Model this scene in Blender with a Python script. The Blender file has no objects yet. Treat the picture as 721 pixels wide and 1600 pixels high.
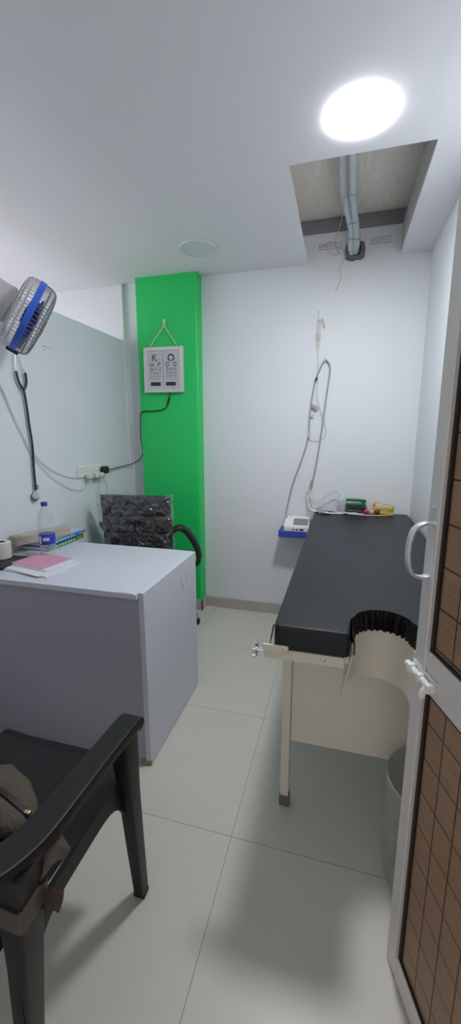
import bpy, bmesh, math, random
from mathutils import Vector, Matrix, noise
random.seed(7)
S = bpy.context.scene
COL = S.collection
PI = math.pi

# ------------------------------------------------------------------ camera, world, light, exposure
W_PX, H_PX, F_PX = 721, 1600, 623.76
yaw, pitch, roll = 0.269316, 0.195285, -0.002335
fw = Vector((-math.sin(yaw), math.cos(yaw), 0)); rt = Vector((math.cos(yaw), math.sin(yaw), 0)); up = Vector((0, 0, 1))
f2 = fw * math.cos(pitch) - up * math.sin(pitch); u2 = up * math.cos(pitch) + fw * math.sin(pitch)
r3 = rt * math.cos(roll) + u2 * math.sin(roll); u3 = u2 * math.cos(roll) - rt * math.sin(roll)
cam_d = bpy.data.cameras.new('camera'); cam = bpy.data.objects.new('camera', cam_d); COL.objects.link(cam)
cam_d.sensor_fit = 'VERTICAL'; cam_d.sensor_height = 36; cam_d.lens = F_PX / H_PX * 36
cam_d.clip_start = 0.02
m = Matrix((r3, u3, -f2)).transposed().to_4x4(); m.translation = Vector((0, 0, 1.36)); cam.matrix_world = m
S.camera = cam

wd = bpy.data.worlds.new('world'); S.world = wd; wd.use_nodes = True
bg = wd.node_tree.nodes['Background']; bg.inputs[0].default_value = (1.0, 0.90, 0.80, 1); bg.inputs[1].default_value = 0.95
LAMP_EMIT = 162.0
a = bpy.data.lights.new('window_daylight', 'AREA'); a.shape = 'RECTANGLE'; a.size = 1.7; a.size_y = 1.3; a.energy = 20; a.color = (0.98, 0.96, 1.0)
ao = bpy.data.objects.new('window_daylight', a); COL.objects.link(ao); ao.location = (-3.28, 1.5, 1.55); ao.rotation_euler = (0, -PI / 2, 0)
S.view_settings.view_transform = 'Standard'; S.view_settings.look = 'None'; S.view_settings.gamma = 1
S.view_settings.use_curve_mapping = False; S.view_settings.exposure = 0.0

# ------------------------------------------------------------------ materials
def mat(name, col, rough=0.5, metal=0.0, spec=0.5, bump=0.0, bscale=40, vary=0.0, vscale=6, alpha=1.0, trans=0.0, coat=0.0, emit=None, estr=0):
    M = bpy.data.materials.new(name); M.use_nodes = True; nt = M.node_tree; b = nt.nodes['Principled BSDF']
    b.inputs['Base Color'].default_value = (*col, 1); b.inputs['Roughness'].default_value = rough; b.inputs['Metallic'].default_value = metal
    b.inputs['Specular IOR Level'].default_value = spec; b.inputs['Alpha'].default_value = alpha
    b.inputs['Transmission Weight'].default_value = trans; b.inputs['Coat Weight'].default_value = coat
    if emit: b.inputs['Emission Color'].default_value = (*emit, 1); b.inputs['Emission Strength'].default_value = estr
    tc = nt.nodes.new('ShaderNodeTexCoord')
    if vary:
        n = nt.nodes.new('ShaderNodeTexNoise'); n.inputs['Scale'].default_value = vscale; n.inputs['Detail'].default_value = 5
        nt.links.new(tc.outputs['Object'], n.inputs['Vector'])
        mx = nt.nodes.new('ShaderNodeMix'); mx.data_type = 'RGBA'
        mx.inputs[6].default_value = (*[c * (1 - vary) for c in col], 1); mx.inputs[7].default_value = (*[min(1, c * (1 + vary)) for c in col], 1)
        nt.links.new(n.outputs['Fac'], mx.inputs[0]); nt.links.new(mx.outputs[2], b.inputs['Base Color'])
    if bump:
        n = nt.nodes.new('ShaderNodeTexNoise'); n.inputs['Scale'].default_value = bscale; n.inputs['Detail'].default_value = 4
        nt.links.new(tc.outputs['Object'], n.inputs['Vector'])
        bp = nt.nodes.new('ShaderNodeBump'); bp.inputs['Strength'].default_value = bump; bp.inputs['Distance'].default_value = 0.01
        nt.links.new(n.outputs['Fac'], bp.inputs['Height']); nt.links.new(bp.outputs[0], b.inputs['Normal'])
    return M

M = {}
M['wall'] = mat('wall_paint', (0.775, 0.81, 0.85), 0.6, vary=0.015, vscale=2, bump=0.03, bscale=60)
M['partition'] = mat('partition_paint', (0.75, 0.79, 0.85), 0.5, vary=0.01, vscale=2)
M['ceiling'] = mat('ceiling_paint', (0.80, 0.80, 0.84), 0.7, vary=0.01, vscale=2)
M['green'] = mat('green_paint', (0.022, 0.64, 0.15), 0.38, vary=0.03, vscale=3, bump=0.02, bscale=50)
M['skirting'] = mat('skirting_tile', (0.47, 0.45, 0.42), 0.35, vary=0.06, vscale=14)
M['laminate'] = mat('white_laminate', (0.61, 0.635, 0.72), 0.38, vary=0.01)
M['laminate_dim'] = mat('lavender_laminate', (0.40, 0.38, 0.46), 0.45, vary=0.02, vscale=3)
M['chipboard'] = mat('chipboard', (0.35, 0.26, 0.16), 0.8, vary=0.3, vscale=80)
M['vinyl'] = mat('black_vinyl', (0.014, 0.018, 0.024), 0.45, spec=0.3, bump=0.12, bscale=180, vary=0.08, vscale=5)
M['vinyl_side'] = mat('black_gathered_vinyl', (0.008, 0.008, 0.009), 0.5, spec=0.3)
M['cream'] = mat('cream_enamel', (0.76, 0.73, 0.65), 0.35, vary=0.02, vscale=3)
M['rubber'] = mat('grey_rubber', (0.16, 0.155, 0.15), 0.7)
M['chrome'] = mat('chrome', (0.75, 0.76, 0.78), 0.18, metal=1.0)
M['alu'] = mat('anodised_aluminium', (0.72, 0.70, 0.695), 0.42, metal=0.2, vary=0.05, vscale=9)
M['alu_bright'] = mat('polished_aluminium', (0.72, 0.73, 0.74), 0.3, metal=0.6)
M['gasket'] = mat('dark_gasket', (0.015, 0.012, 0.012), 0.6)
M['plastic_black'] = mat('black_chair_plastic', (0.012, 0.011, 0.012), 0.42, spec=0.35, bump=0.05, bscale=120, vary=0.15, vscale=6)
M['leather'] = mat('black_leatherette', (0.025, 0.025, 0.028), 0.3, bump=0.2, bscale=30)
M['black'] = mat('black_plastic', (0.012, 0.012, 0.013), 0.4)
M['white'] = mat('white_plastic', (0.78, 0.79, 0.79), 0.35)
M['offwhite'] = mat('off_white_plastic', (0.66, 0.66, 0.62), 0.4)
M['frame_white'] = mat('silver_white_frame', (0.74, 0.74, 0.75), 0.25, metal=0.25)
M['screen'] = mat('chart_sheet', (0.60, 0.61, 0.64), 0.35)
M['ink'] = mat('chart_ink', (0.03, 0.035, 0.045), 0.6)
M['rope'] = mat('cream_string', (0.70, 0.72, 0.55), 0.8)
M['blue'] = mat('blue_plastic', (0.03, 0.12, 0.62), 0.35)
M['blade'] = mat('indigo_blade_plastic', (0.05, 0.05, 0.28), 0.3)
M['wire_white'] = mat('pale_grille_wire', (0.66, 0.66, 0.66), 0.35, metal=0.3)
M['wire_grey'] = mat('grey_grille_wire', (0.30, 0.30, 0.33), 0.4, metal=0.3)
M['housing'] = mat('grey_white_plastic', (0.56, 0.56, 0.58), 0.45)
M['steth'] = mat('dark_green_rubber', (0.03, 0.04, 0.045), 0.4)
M['cable_grey'] = mat('grey_cable', (0.36, 0.37, 0.38), 0.5)
M['cable_pale'] = mat('pale_cable', (0.58, 0.60, 0.62), 0.5)
M['cable_white'] = mat('white_cable', (0.74, 0.75, 0.74), 0.4)
M['shelf'] = mat('blue_shelf_laminate', (0.03, 0.07, 0.45), 0.35)
M['lcd'] = mat('grey_lcd', (0.22, 0.24, 0.24), 0.2)
M['red'] = mat('red_rubber', (0.38, 0.04, 0.03), 0.35)
M['maroon'] = mat('dark_red_rubber', (0.16, 0.02, 0.03), 0.35)
M['orange'] = mat('amber_rubber', (0.72, 0.36, 0.12), 0.35)
M['yellow'] = mat('yellow_plastic', (0.68, 0.47, 0.03), 0.35)
M['clampgreen'] = mat('green_plastic', (0.01, 0.14, 0.05), 0.35)
M['pink'] = mat('pink_paper', (0.66, 0.33, 0.46), 0.7, vary=0.04, vscale=20)
M['paper'] = mat('white_paper', (0.74, 0.75, 0.82), 0.7)
M['kraft'] = mat('beige_carton', (0.48, 0.44, 0.35), 0.7, vary=0.06, vscale=12)
M['bookblue'] = mat('blue_book_cover', (0.05, 0.24, 0.62), 0.35)
M['bookgreen'] = mat('green_book_cover', (0.05, 0.28, 0.07), 0.35)
M['bookteal'] = mat('dark_teal_book_cover', (0.03, 0.10, 0.12), 0.4)
M['booktop'] = mat('pale_blue_book_cover', (0.42, 0.58, 0.76), 0.35)
M['label'] = mat('blue_bottle_label', (0.02, 0.05, 0.45), 0.3)
M['cap'] = mat('dark_blue_cap', (0.02, 0.03, 0.33), 0.35)
M['foam'] = mat('blue_grey_pipe_foam', (0.60, 0.68, 0.73), 0.7, vary=0.10, vscale=20, bump=0.3, bscale=30)
M['copper'] = mat('copper_wire', (0.60, 0.42, 0.30), 0.5, metal=0.2)
M['mortar'] = mat('rough_mortar', (0.16, 0.145, 0.13), 0.9, vary=0.35, vscale=40, bump=0.8, bscale=60)
M['beam'] = mat('grey_primer_steel', (0.24, 0.24, 0.27), 0.6, vary=0.1)
M['bag'] = mat('olive_brown_cloth', (0.10, 0.082, 0.062), 0.8, bump=0.5, bscale=90, vary=0.25, vscale=14)
M['tape'] = mat('brown_packing_tape', (0.075, 0.055, 0.048), 0.45, vary=0.3, vscale=18)
M['brass'] = mat('worn_brass', (0.7, 0.6, 0.4), 0.25, metal=1.0)
M['grime'] = mat('grey_stain', (0.30, 0.31, 0.34), 0.7)
M['amberfluid'] = mat('yellowed_plastic', (0.62, 0.56, 0.38), 0.35)
M['lamp'] = mat('lamp_diffuser', (0.9, 0.9, 0.9), 0.4, emit=(0.97, 0.985, 1.0), estr=LAMP_EMIT)
M['board'] = mat('raw_gypsum_board', (0.40, 0.40, 0.40), 0.8, vary=0.08, vscale=8)
M['lamp_off'] = mat('unlit_diffuser', (0.70, 0.72, 0.76), 0.35)

def clear(name, col, fac, rough=0.1):
    """thin see-through plastic: part transparent, part glossy/diffuse"""
    A = bpy.data.materials.new(name); A.use_nodes = True; nt = A.node_tree
    b = nt.nodes['Principled BSDF']; b.inputs['Base Color'].default_value = (*col, 1); b.inputs['Roughness'].default_value = rough
    t = nt.nodes.new('ShaderNodeBsdfTransparent'); mx = nt.nodes.new('ShaderNodeMixShader')
    lw = nt.nodes.new('ShaderNodeLayerWeight'); lw.inputs[0].default_value = 0.35
    mr = nt.nodes.new('ShaderNodeMapRange'); mr.inputs['To Min'].default_value = fac; mr.inputs['To Max'].default_value = min(1, fac + 0.45)
    nt.links.new(lw.outputs['Facing'], mr.inputs['Value']); nt.links.new(mr.outputs[0], mx.inputs[0])
    nt.links.new(t.outputs[0], mx.inputs[1]); nt.links.new(b.outputs[0], mx.inputs[2])
    nt.links.new(mx.outputs[0], nt.nodes['Material Output'].inputs[0])
    return A
M['pet'] = clear('clear_bottle_plastic', (0.66, 0.70, 0.76), 0.16, 0.08)
M['drip'] = clear('clear_drip_plastic', (0.88, 0.88, 0.88), 0.30, 0.1)
M['binplastic'] = clear('smoky_translucent_plastic', (0.50, 0.50, 0.46), 0.34, 0.3)
M['gel'] = clear('milky_plastic', (0.78, 0.8, 0.8), 0.45, 0.2)
M['wrap'] = clear('crumpled_clear_wrap', (0.92, 0.92, 0.93), 0.10, 0.07)
M['wrap'].node_tree.nodes['Principled BSDF'].inputs['Metallic'].default_value = 1.0
nt = M['wrap'].node_tree; n = nt.nodes.new('ShaderNodeTexNoise'); n.inputs['Scale'].default_value = 15; n.inputs['Detail'].default_value = 1.5; n.inputs['Distortion'].default_value = 1.0
bp = nt.nodes.new('ShaderNodeBump'); bp.inputs['Strength'].default_value = 1.0; bp.inputs['Distance'].default_value = 0.05
tc = nt.nodes.new('ShaderNodeTexCoord'); nt.links.new(tc.outputs['Object'], n.inputs[0]); nt.links.new(n.outputs[0], bp.inputs['Height']); nt.links.new(bp.outputs[0], nt.nodes['Principled BSDF'].inputs['Normal'])

def floor_mat():
    A = bpy.data.materials.new('vitrified_floor_tiles'); A.use_nodes = True; nt = A.node_tree; b = nt.nodes['Principled BSDF']
    tc = nt.nodes.new('ShaderNodeTexCoord'); mp = nt.nodes.new('ShaderNodeMapping'); mp.inputs['Location'].default_value = (0.30 + 6.0, -1.088 + 6.0, 0)
    br = nt.nodes.new('ShaderNodeTexBrick'); br.offset = 0; br.squash = 1
    for k, v in (('Scale', 1.0), ('Mortar Size', 0.0013), ('Mortar Smooth', 0.1), ('Bias', 0), ('Brick Width', 0.6), ('Row Height', 0.6)): br.inputs[k].default_value = v
    br.inputs['Color1'].default_value = (0.65, 0.635, 0.575, 1); br.inputs['Color2'].default_value = (0.665, 0.65, 0.588, 1); br.inputs['Mortar'].default_value = (0.33, 0.315, 0.28, 1)
    n = nt.nodes.new('ShaderNodeTexNoise'); n.inputs['Scale'].default_value = 5; n.inputs['Detail'].default_value = 6
    mx = nt.nodes.new('ShaderNodeMix'); mx.data_type = 'RGBA'; mx.blend_type = 'MULTIPLY'; mx.inputs[0].default_value = 0.10
    nt.links.new(tc.outputs['Object'], mp.inputs[0]); nt.links.new(mp.outputs[0], br.inputs[0]); nt.links.new(tc.outputs['Object'], n.inputs[0])
    nt.links.new(br.outputs['Color'], mx.inputs[6]); nt.links.new(n.outputs['Fac'], mx.inputs[7]); nt.links.new(mx.outputs[2], b.inputs['Base Color'])
    b.inputs['Roughness'].default_value = 0.34; b.inputs['Specular IOR Level'].default_value = 0.4
    return A
M['floor'] = floor_mat()

def door_panel_mat():
    A = bpy.data.materials.new('brown_grooved_door_board'); A.use_nodes = True; nt = A.node_tree; b = nt.nodes['Principled BSDF']
    tc = nt.nodes.new('ShaderNodeTexCoord'); mp = nt.nodes.new('ShaderNodeMapping'); mp.inputs['Rotation'].default_value = (-PI / 2, 0, 0); mp.inputs['Location'].default_value = (6.0, -0.0085 + 0, 0)
    sx = nt.nodes.new('ShaderNodeSeparateXYZ'); cx = nt.nodes.new('ShaderNodeCombineXYZ')
    br = nt.nodes.new('ShaderNodeTexBrick'); br.offset = 0; br.squash = 1
    for k, v in (('Scale', 1.0), ('Mortar Size', 0.0021), ('Mortar Smooth', 0.3), ('Bias', 0), ('Brick Width', 0.06), ('Row Height', 0.0867)): br.inputs[k].default_value = v
    br.inputs['Color1'].default_value = (0.27, 0.165, 0.09, 1); br.inputs['Color2'].default_value = (0.31, 0.175, 0.105, 1); br.inputs['Mortar'].default_value = (0.03, 0.016, 0.01, 1)
    nt.links.new(tc.outputs['Object'], sx.inputs[0])
    ad = nt.nodes.new('ShaderNodeMath'); ad.operation = 'ADD'; ad.inputs[1].default_value = 0.0605
    nt.links.new(sx.outputs['X'], ad.inputs[0]); nt.links.new(ad.outputs[0], cx.inputs['X'])
    ad2 = nt.nodes.new('ShaderNodeMath'); ad2.operation = 'ADD'; ad2.inputs[1].default_value = 0.0275
    nt.links.new(sx.outputs['Z'], ad2.inputs[0]); nt.links.new(ad2.outputs[0], cx.inputs['Y']); nt.links.new(cx.outputs[0], br.inputs[0])
    mp.inputs['Rotation'].default_value = (0, 0, 0); mp.inputs['Location'].default_value = (0, 0, 0); mp.inputs['Scale'].default_value = (8, 8, 70)
    n = nt.nodes.new('ShaderNodeTexNoise'); n.inputs['Scale'].default_value = 1.6; n.inputs['Detail'].default_value = 5; n.inputs['Distortion'].default_value = 0.6
    nt.links.new(tc.outputs['Object'], mp.inputs[0]); nt.links.new(mp.outputs[0], n.inputs[0])
    mr = nt.nodes.new('ShaderNodeMapRange'); mr.inputs['To Min'].default_value = 0.62; mr.inputs['To Max'].default_value = 1.35; nt.links.new(n.outputs['Fac'], mr.inputs['Value'])
    mx = nt.nodes.new('ShaderNodeMix'); mx.data_type = 'RGBA'; mx.blend_type = 'MULTIPLY'; mx.inputs[0].default_value = 1
    nt.links.new(br.outputs['Color'], mx.inputs[6]); nt.links.new(mr.outputs[0], mx.inputs[7]); nt.links.new(mx.outputs[2], b.inputs['Base Color'])
    bp = nt.nodes.new('ShaderNodeBump'); bp.invert = True; bp.inputs['Strength'].default_value = 0.6; bp.inputs['Distance'].default_value = 0.003
    nt.links.new(br.outputs['Fac'], bp.inputs['Height']); nt.links.new(bp.outputs[0], b.inputs['Normal'])
    b.inputs['Roughness'].default_value = 0.42
    return A
M['doorboard'] = door_panel_mat()

def ply_mat():
    A = bpy.data.materials.new('shuttering_plywood'); A.use_nodes = True; nt = A.node_tree; b = nt.nodes['Principled BSDF']
    tc = nt.nodes.new('ShaderNodeTexCoord'); mp = nt.nodes.new('ShaderNodeMapping'); mp.inputs['Scale'].default_value = (14, 2.2, 4)
    n = nt.nodes.new('ShaderNodeTexNoise'); n.inputs['Scale'].default_value = 2; n.inputs['Detail'].default_value = 6; n.inputs['Distortion'].default_value = 2.2
    cr = nt.nodes.new('ShaderNodeValToRGB'); cr.color_ramp.elements[0].position = 0.3; cr.color_ramp.elements[0].color = (0.80, 0.74, 0.66, 1); cr.color_ramp.elements[1].position = 0.7; cr.color_ramp.elements[1].color = (0.90, 0.86, 0.80, 1)
    nt.links.new(tc.outputs['Object'], mp.inputs[0]); nt.links.new(mp.outputs[0], n.inputs[0]); nt.links.new(n.outputs['Fac'], cr.inputs[0]); nt.links.new(cr.outputs[0], b.inputs['Base Color'])
    b.inputs['Roughness'].default_value = 0.75
    return A
M['ply'] = ply_mat()

# ------------------------------------------------------------------ helpers
def thing(name, label, cat, loc=(0, 0, 0), group=None):
    o = bpy.data.objects.new(name, None); o.empty_display_size = 0.05; COL.objects.link(o); o.location = loc
    o['label'] = label; o['category'] = cat
    if group: o['group'] = group
    return o

def obj(name, bm, material, parent=None, smooth=False, label=None, cat=None, group=None, kind=None, recalc=True):
    if recalc: bmesh.ops.recalc_face_normals(bm, faces=bm.faces[:])
    org = Vector((0, 0, 0))
    if parent is None and kind != 'structure' and bm.verts:
        lo = Vector([min(v.co[i] for v in bm.verts) for i in range(3)]); hi = Vector([max(v.co[i] for v in bm.verts) for i in range(3)])
        org = Vector(((lo.x + hi.x) / 2, (lo.y + hi.y) / 2, lo.z)); bmesh.ops.translate(bm, vec=-org, verts=bm.verts[:])
    me = bpy.data.meshes.new(name); bm.to_mesh(me); bm.free()
    mats = material if isinstance(material, (list, tuple)) else [material]
    for q in mats: me.materials.append(q)
    if smooth:
        me.polygons.foreach_set('use_smooth', [True] * len(me.polygons))
        try: me.set_sharp_from_angle(angle=math.radians(smooth if smooth is not True else 40))
        except Exception: pass
    o = bpy.data.objects.new(name, me); COL.objects.link(o); o.location = org
    if parent is not None:
        o.parent = parent
        if parent.type == 'EMPTY': o.matrix_parent_inverse = parent.matrix_basis.inverted()
    if label: o['label'] = label
    if cat: o['category'] = cat
    if group: o['group'] = group
    if kind: o['kind'] = kind
    return o

def struct(name, bm, material, parent=None, smooth=False): return obj(name, bm, material, parent, smooth, kind='structure' if parent is None else None)

def box(bm, x0, x1, y0, y1, z0, z1, bev=0, seg=2, mi=0, M4=None):
    vs = [bm.verts.new((x, y, z)) for z in (z0, z1) for y in (y0, y1) for x in (x0, x1)]
    fs = [bm.faces.new([vs[i] for i in q]) for q in ((0, 2, 3, 1), (4, 5, 7, 6), (0, 1, 5, 4), (2, 6, 7, 3), (0, 4, 6, 2), (1, 3, 7, 5))]
    for f in fs: f.material_index = mi
    es = list({e for f in fs for e in f.edges})
    if M4 is not None: bmesh.ops.transform(bm, matrix=M4, verts=vs)
    if bev:
        r = bmesh.ops.bevel(bm, geom=es, offset=bev, segments=seg, affect='EDGES', profile=0.5)
        for f in r['faces']: f.material_index = mi
    return bm
def B(*a, **k): return box(bmesh.new(), *a, **k)

def catmull(pts, n=8, closed=False):
    P = [Vector(p) for p in pts]; out = []; L = len(P)
    for i in range(L if closed else L - 1):
        p0 = P[(i - 1) % L] if closed or i > 0 else P[0] * 2 - P[1]
        p1 = P[i]; p2 = P[(i + 1) % L]
        p3 = P[(i + 2) % L] if closed or i + 2 < L else P[-1] * 2 - P[-2]
        for k in range(n):
            t = k / n
            out.append(0.5 * ((2 * p1) + (p2 - p0) * t + (2 * p0 - 5 * p1 + 4 * p2 - p3) * t * t + (3 * p1 - p0 - 3 * p2 + p3) * t ** 3))
    if not closed: out.append(P[-1].copy())
    return out

def sweep(bm, path, prof, up0=None, closed=False, scale=None, mi=0, cap=True):
    """sweep a closed 2-D profile along a path, frames carried along"""
    P = [Vector(p) for p in path]; N = len(P); rings = []; ref = Vector(up0) if up0 else None
    for i, p in enumerate(P):
        if closed: t = P[(i + 1) % N] - P[i - 1]
        else: t = (P[min(i + 1, N - 1)] - P[max(i - 1, 0)])
        if t.length < 1e-9: t = Vector((0, 0, 1))
        t.normalize()
        if ref is None: ref = Vector((0, 0, 1)) if abs(t.z) < 0.9 else Vector((0, 1, 0))
        a = ref - t * ref.dot(t)
        if a.length < 1e-6: a = t.orthogonal()
        a.normalize(); b = t.cross(a)
        if up0 is None: ref = a
        s = scale(i / max(1, N - 1)) if scale else 1.0
        sx, sy = (s if isinstance(s, tuple) else (s, s))
        rings.append([bm.verts.new(p + b * (q[0] * sx) + a * (q[1] * sy)) for q in prof])
    K = len(prof)
    for i in range(N if closed else N - 1):
        A, C = rings[i], rings[(i + 1) % N]
        for k in range(K):
            f = bm.faces.new((A[k], A[(k + 1) % K], C[(k + 1) % K], C[k])); f.material_index = mi
    if not closed and cap:
        for r in (rings[0][::-1], rings[-1]):
            f = bm.faces.new(r); f.material_index = mi
    return bm
def circ(r, n=8): return [(r * math.cos(2 * PI * k / n), r * math.sin(2 * PI * k / n)) for k in range(n)]
def rrect(w, h, r, n=3):
    out = []
    for cx, cy, a0 in ((w / 2 - r, h / 2 - r, 0), (-w / 2 + r, h / 2 - r, 90), (-w / 2 + r, -h / 2 + r, 180), (w / 2 - r, -h / 2 + r, 270)):
        for k in range(n + 1):
            a = math.radians(a0 + 90 * k / n); out.append((cx + r * math.cos(a), cy + r * math.sin(a)))
    return out
def tube(bm, pts, r, n=8, smooth=6, closed=False, mi=0, scale=None):
    return sweep(bm, catmull(pts, smooth, closed) if smooth else pts, circ(r, n), closed=closed, mi=mi, scale=scale)
def T(pts, r, n=8, smooth=6, closed=False): return tube(bmesh.new(), pts, r, n, smooth, closed)

def lathe(bm, prof, c=(0, 0, 0), n=24, M4=None, mi=0, closed=False):
    """profile of (radius, height) turned about z"""
    c = Vector(c); rings = []; new = []
    for r, z in prof:
        if r < 1e-6: v = bm.verts.new(c + Vector((0, 0, z))); rings.append([v]); new.append(v)
        else:
            R = [bm.verts.new(c + Vector((r * math.cos(2 * PI * k / n), r * math.sin(2 * PI * k / n), z))) for k in range(n)]; rings.append(R); new += R
    seq = list(range(len(rings) - 1))
    for i in seq + ([-1] if closed else []):
        A, C = rings[i], rings[i + 1]
        for k in range(n):
            q = []
            for v in ((A[k] if len(A) > 1 else A[0]), (A[(k + 1) % n] if len(A) > 1 else A[0]), (C[(k + 1) % n] if len(C) > 1 else C[0]), (C[k] if len(C) > 1 else C[0])):
                if v not in q: q.append(v)
            if len(q) > 2:
                f = bm.faces.new(q); f.material_index = mi
    if M4 is not None: bmesh.ops.transform(bm, matrix=M4, verts=new)
    return bm
def axis_matrix(loc, z):
    z = Vector(z).normalized(); q = z.to_track_quat('Z', 'Y'); A = q.to_matrix().to_4x4(); A.translation = Vector(loc); return A

def prism(bm, pts, z0, z1, bev=0, seg=3, bevel_bottom=False):
    lo = [bm.verts.new((p[0], p[1], z0)) for p in pts]; hi = [bm.verts.new((p[0], p[1], z1)) for p in pts]; n = len(pts)
    fb = bm.faces.new(lo[::-1]); ft = bm.faces.new(hi); [bm.faces.new((lo[i], lo[(i + 1) % n], hi[(i + 1) % n], hi[i])) for i in range(n)]
    if bev: bmesh.ops.bevel(bm, geom=list(ft.edges) + (list(fb.edges) if bevel_bottom else []), offset=bev, segments=seg, affect='EDGES', profile=0.5)
    return bm

def text_mesh(items, depth, loc_matrix):
    """items: (string, x, y, size) centred; returns a bmesh of letters in the local xy plane moved by loc_matrix"""
    bm = bmesh.new()
    for s, x, y, size in items:
        cu = bpy.data.curves.new('t', 'FONT'); cu.body = s; cu.size = size; cu.align_x = 'CENTER'; cu.align_y = 'CENTER'; cu.extrude = depth; cu.resolution_u = 2
        o = bpy.data.objects.new('t', cu); COL.objects.link(o); dg = bpy.context.evaluated_depsgraph_get()
        me = bpy.data.meshes.new_from_object(o.evaluated_get(dg)); me.transform(Matrix.Translation((x, y, 0))); bm.from_mesh(me)
        bpy.data.objects.remove(o); bpy.data.curves.remove(cu); bpy.data.meshes.remove(me)
    bmesh.ops.transform(bm, matrix=loc_matrix, verts=bm.verts[:]); return bm

# ------------------------------------------------------------------ room shell
XR, XL, YB, YF, ZC = 0.462, -1.61, 2.854, -0.16, 2.42
struct('floor', B(-3.3, 0.6, -1.6, 3.0, -0.10, 0), M['floor'])
bm = bmesh.new()   # ceiling sheet with the hatch cut out of it
hx0, hx1, hy0 = -0.265, 0.288, 1.851
for q in ((-3.3, hx0, -1.6, 2.95), (hx1, 0.6, -1.6, 2.95), (hx0, hx1, -1.6, hy0)): box(bm, q[0], q[1], q[2], q[3], ZC, ZC + 0.014)
struct('ceiling', bm, M['ceiling'])
wb = struct('wall_back', B(-3.3, 0.6, YB, YB + 0.12, 0, 2.70), M['wall'])
struct('wall_right', B(XR, XR + 0.12, -1.6, YB, 0, 2.70), M['wall'])
struct('wall_left', B(XL - 0.05, XL, YF, YB, 0, 2.037), M['partition'])
bm = bmesh.new(); box(bm, -3.3, -0.58, YF - 0.1, YF, 0, 2.70); box(bm, -0.58, XR, YF - 0.1, YF, 2.06, 2.70); struct('wall_front', bm, M['wall'])
bm = bmesh.new()
for q in ((-1.6, 0.6, 0, 2.7), (2.4, 2.95, 0, 2.7), (0.6, 2.4, 0, 0.85), (0.6, 2.4, 2.25, 2.7)): box(bm, -3.42, -3.3, q[0], q[1], q[2], q[3])
struct('wall_outer', bm, M['wall'])
wf = bmesh.new()
for q in ((0.6, 0.65, 0.85, 2.25), (2.35, 2.4, 0.85, 2.25), (0.65, 2.35, 0.85, 0.9), (0.65, 2.35, 2.2, 2.25), (1.48, 1.52, 0.9, 2.2)): box(wf, -3.39, -3.34, *q)
struct('window_1', wf, M['alu'])
# green pillar, its right edge rounded
pr = [(-1.45, YB), (-1.45, 2.76)]
for k in range(7):
    an = -PI / 2 + k * PI / 12; pr.append((-1.012 + 0.018 * math.cos(an), 2.778 + 0.018 * math.sin(an)))
pr.append((-0.994, YB))
struct('wall_pillar', prism(bmesh.new(), pr, 0, ZC), M['green'], smooth=True)
struct('baseboard_back', B(-0.982, XR, YB - 0.012, YB, 0, 0.08, bev=0.002), M['skirting'])
bm = B(-1.46, -0.984, 2.748, 2.76, 0, 0.08); box(bm, -0.994, -0.982, 2.748, YB, 0, 0.08); struct('baseboard_pillar', bm, M['skirting'])
struct('baseboard_left', B(XL, XL + 0.012, YF, YB, 0, 0.08), M['skirting'])
struct('trim_1', B(XL, XL + 0.016, YB - 0.028, YB, 0.08, ZC, bev=0.003), M['wall'])          # white corner bead
# what shows through the ceiling hatch, plus an unseen sheet closing the void
struct('trim_2', B(-0.9, 0.46, 0.9, YB, 2.665, 2.685), M['ply'])
struct('trim_3', B(-0.9, 0.46, YB - 0.012, YB, 2.588, 2.664), M['beam'])
struct('trim_4', B(hx1, hx1 + 0.012, hy0, YB - 0.012, ZC + 0.014, 2.60), M['board'])
struct('trim_5', B(-0.95, 0.46, hy0 - 0.5, hy0 - 0.488, ZC + 0.014, 2.665), M['ceiling'])  # unseen sheet, added so the void gets light only through the hatch
for nm, x0, x1, zz in (('stamp_mark', -0.20, -0.065, 2.512), ('stamp_mark', 0.11, 0.225, 2.51)):
    bm = bmesh.new(); y0, y1 = YB - 0.0012, YB - 0.0002
    for q in ((x0, x0 + 0.003, zz - 0.017, zz + 0.017), (x1 - 0.003, x1, zz - 0.017, zz + 0.017), (x0, x1, zz + 0.015, zz + 0.0175), (x0, x1, zz - 0.0175, zz - 0.015)): box(bm, q[0], q[1], y0, y1, q[2], q[3])
    k = x0 + 0.015
    while k < x1 - 0.02:
        tube(bm, [(k + 0.008 * math.cos(q * 1.1 + k * 40), y0, zz + 0.008 * math.sin(q * (0.9 + 0.5 * math.sin(k * 90)) + k * 70)) for q in range(6)], 0.0011, 4, 4); k += 0.019
    obj(nm, bm, M['grime'], wb)
# broken-out pipe hole with rough mortar round it
hole = thing('pipe_hole', 'rough mortar patch around the pipe hole at the back of the ceiling hatch', 'wall hole', (0.02, YB, 2.40))
bm = bmesh.new(); n = 18; c = Vector((0.020, 0, 2.464)); rings = []
for j, (rr, yy) in enumerate(((1.0, 0.0), (0.92, -0.022), (0.62, -0.028), (0.5, -0.012), (0.3, -0.004), (0.0, -0.003))):
    R = []
    for k in range(n):
        an = 2 * PI * k / n; ex = 1 / max(abs(math.cos(an)), abs(math.sin(an))) ** 0.7
        w = 1 + 0.12 * noise.noise(Vector((math.cos(an) * 2, math.sin(an) * 2, j * 1.3)))
        R.append(bm.verts.new((c.x + 0.060 * ex * rr * w * math.cos(an), YB + yy - 0.006 * (j in (1, 2)) * random.random(), c.z + 0.052 * ex * rr * w * math.sin(an))))
    rings.append(R)
for j in range(len(rings) - 1):
    for k in range(n):
        f = bm.faces.new((rings[j][k], rings[j][(k + 1) % n], rings[j + 1][(k + 1) % n], rings[j + 1][k])); f.material_index = 1 if j >= 3 else 0
bmesh.ops.remove_doubles(bm, verts=bm.verts[:], dist=1e-5)
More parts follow.
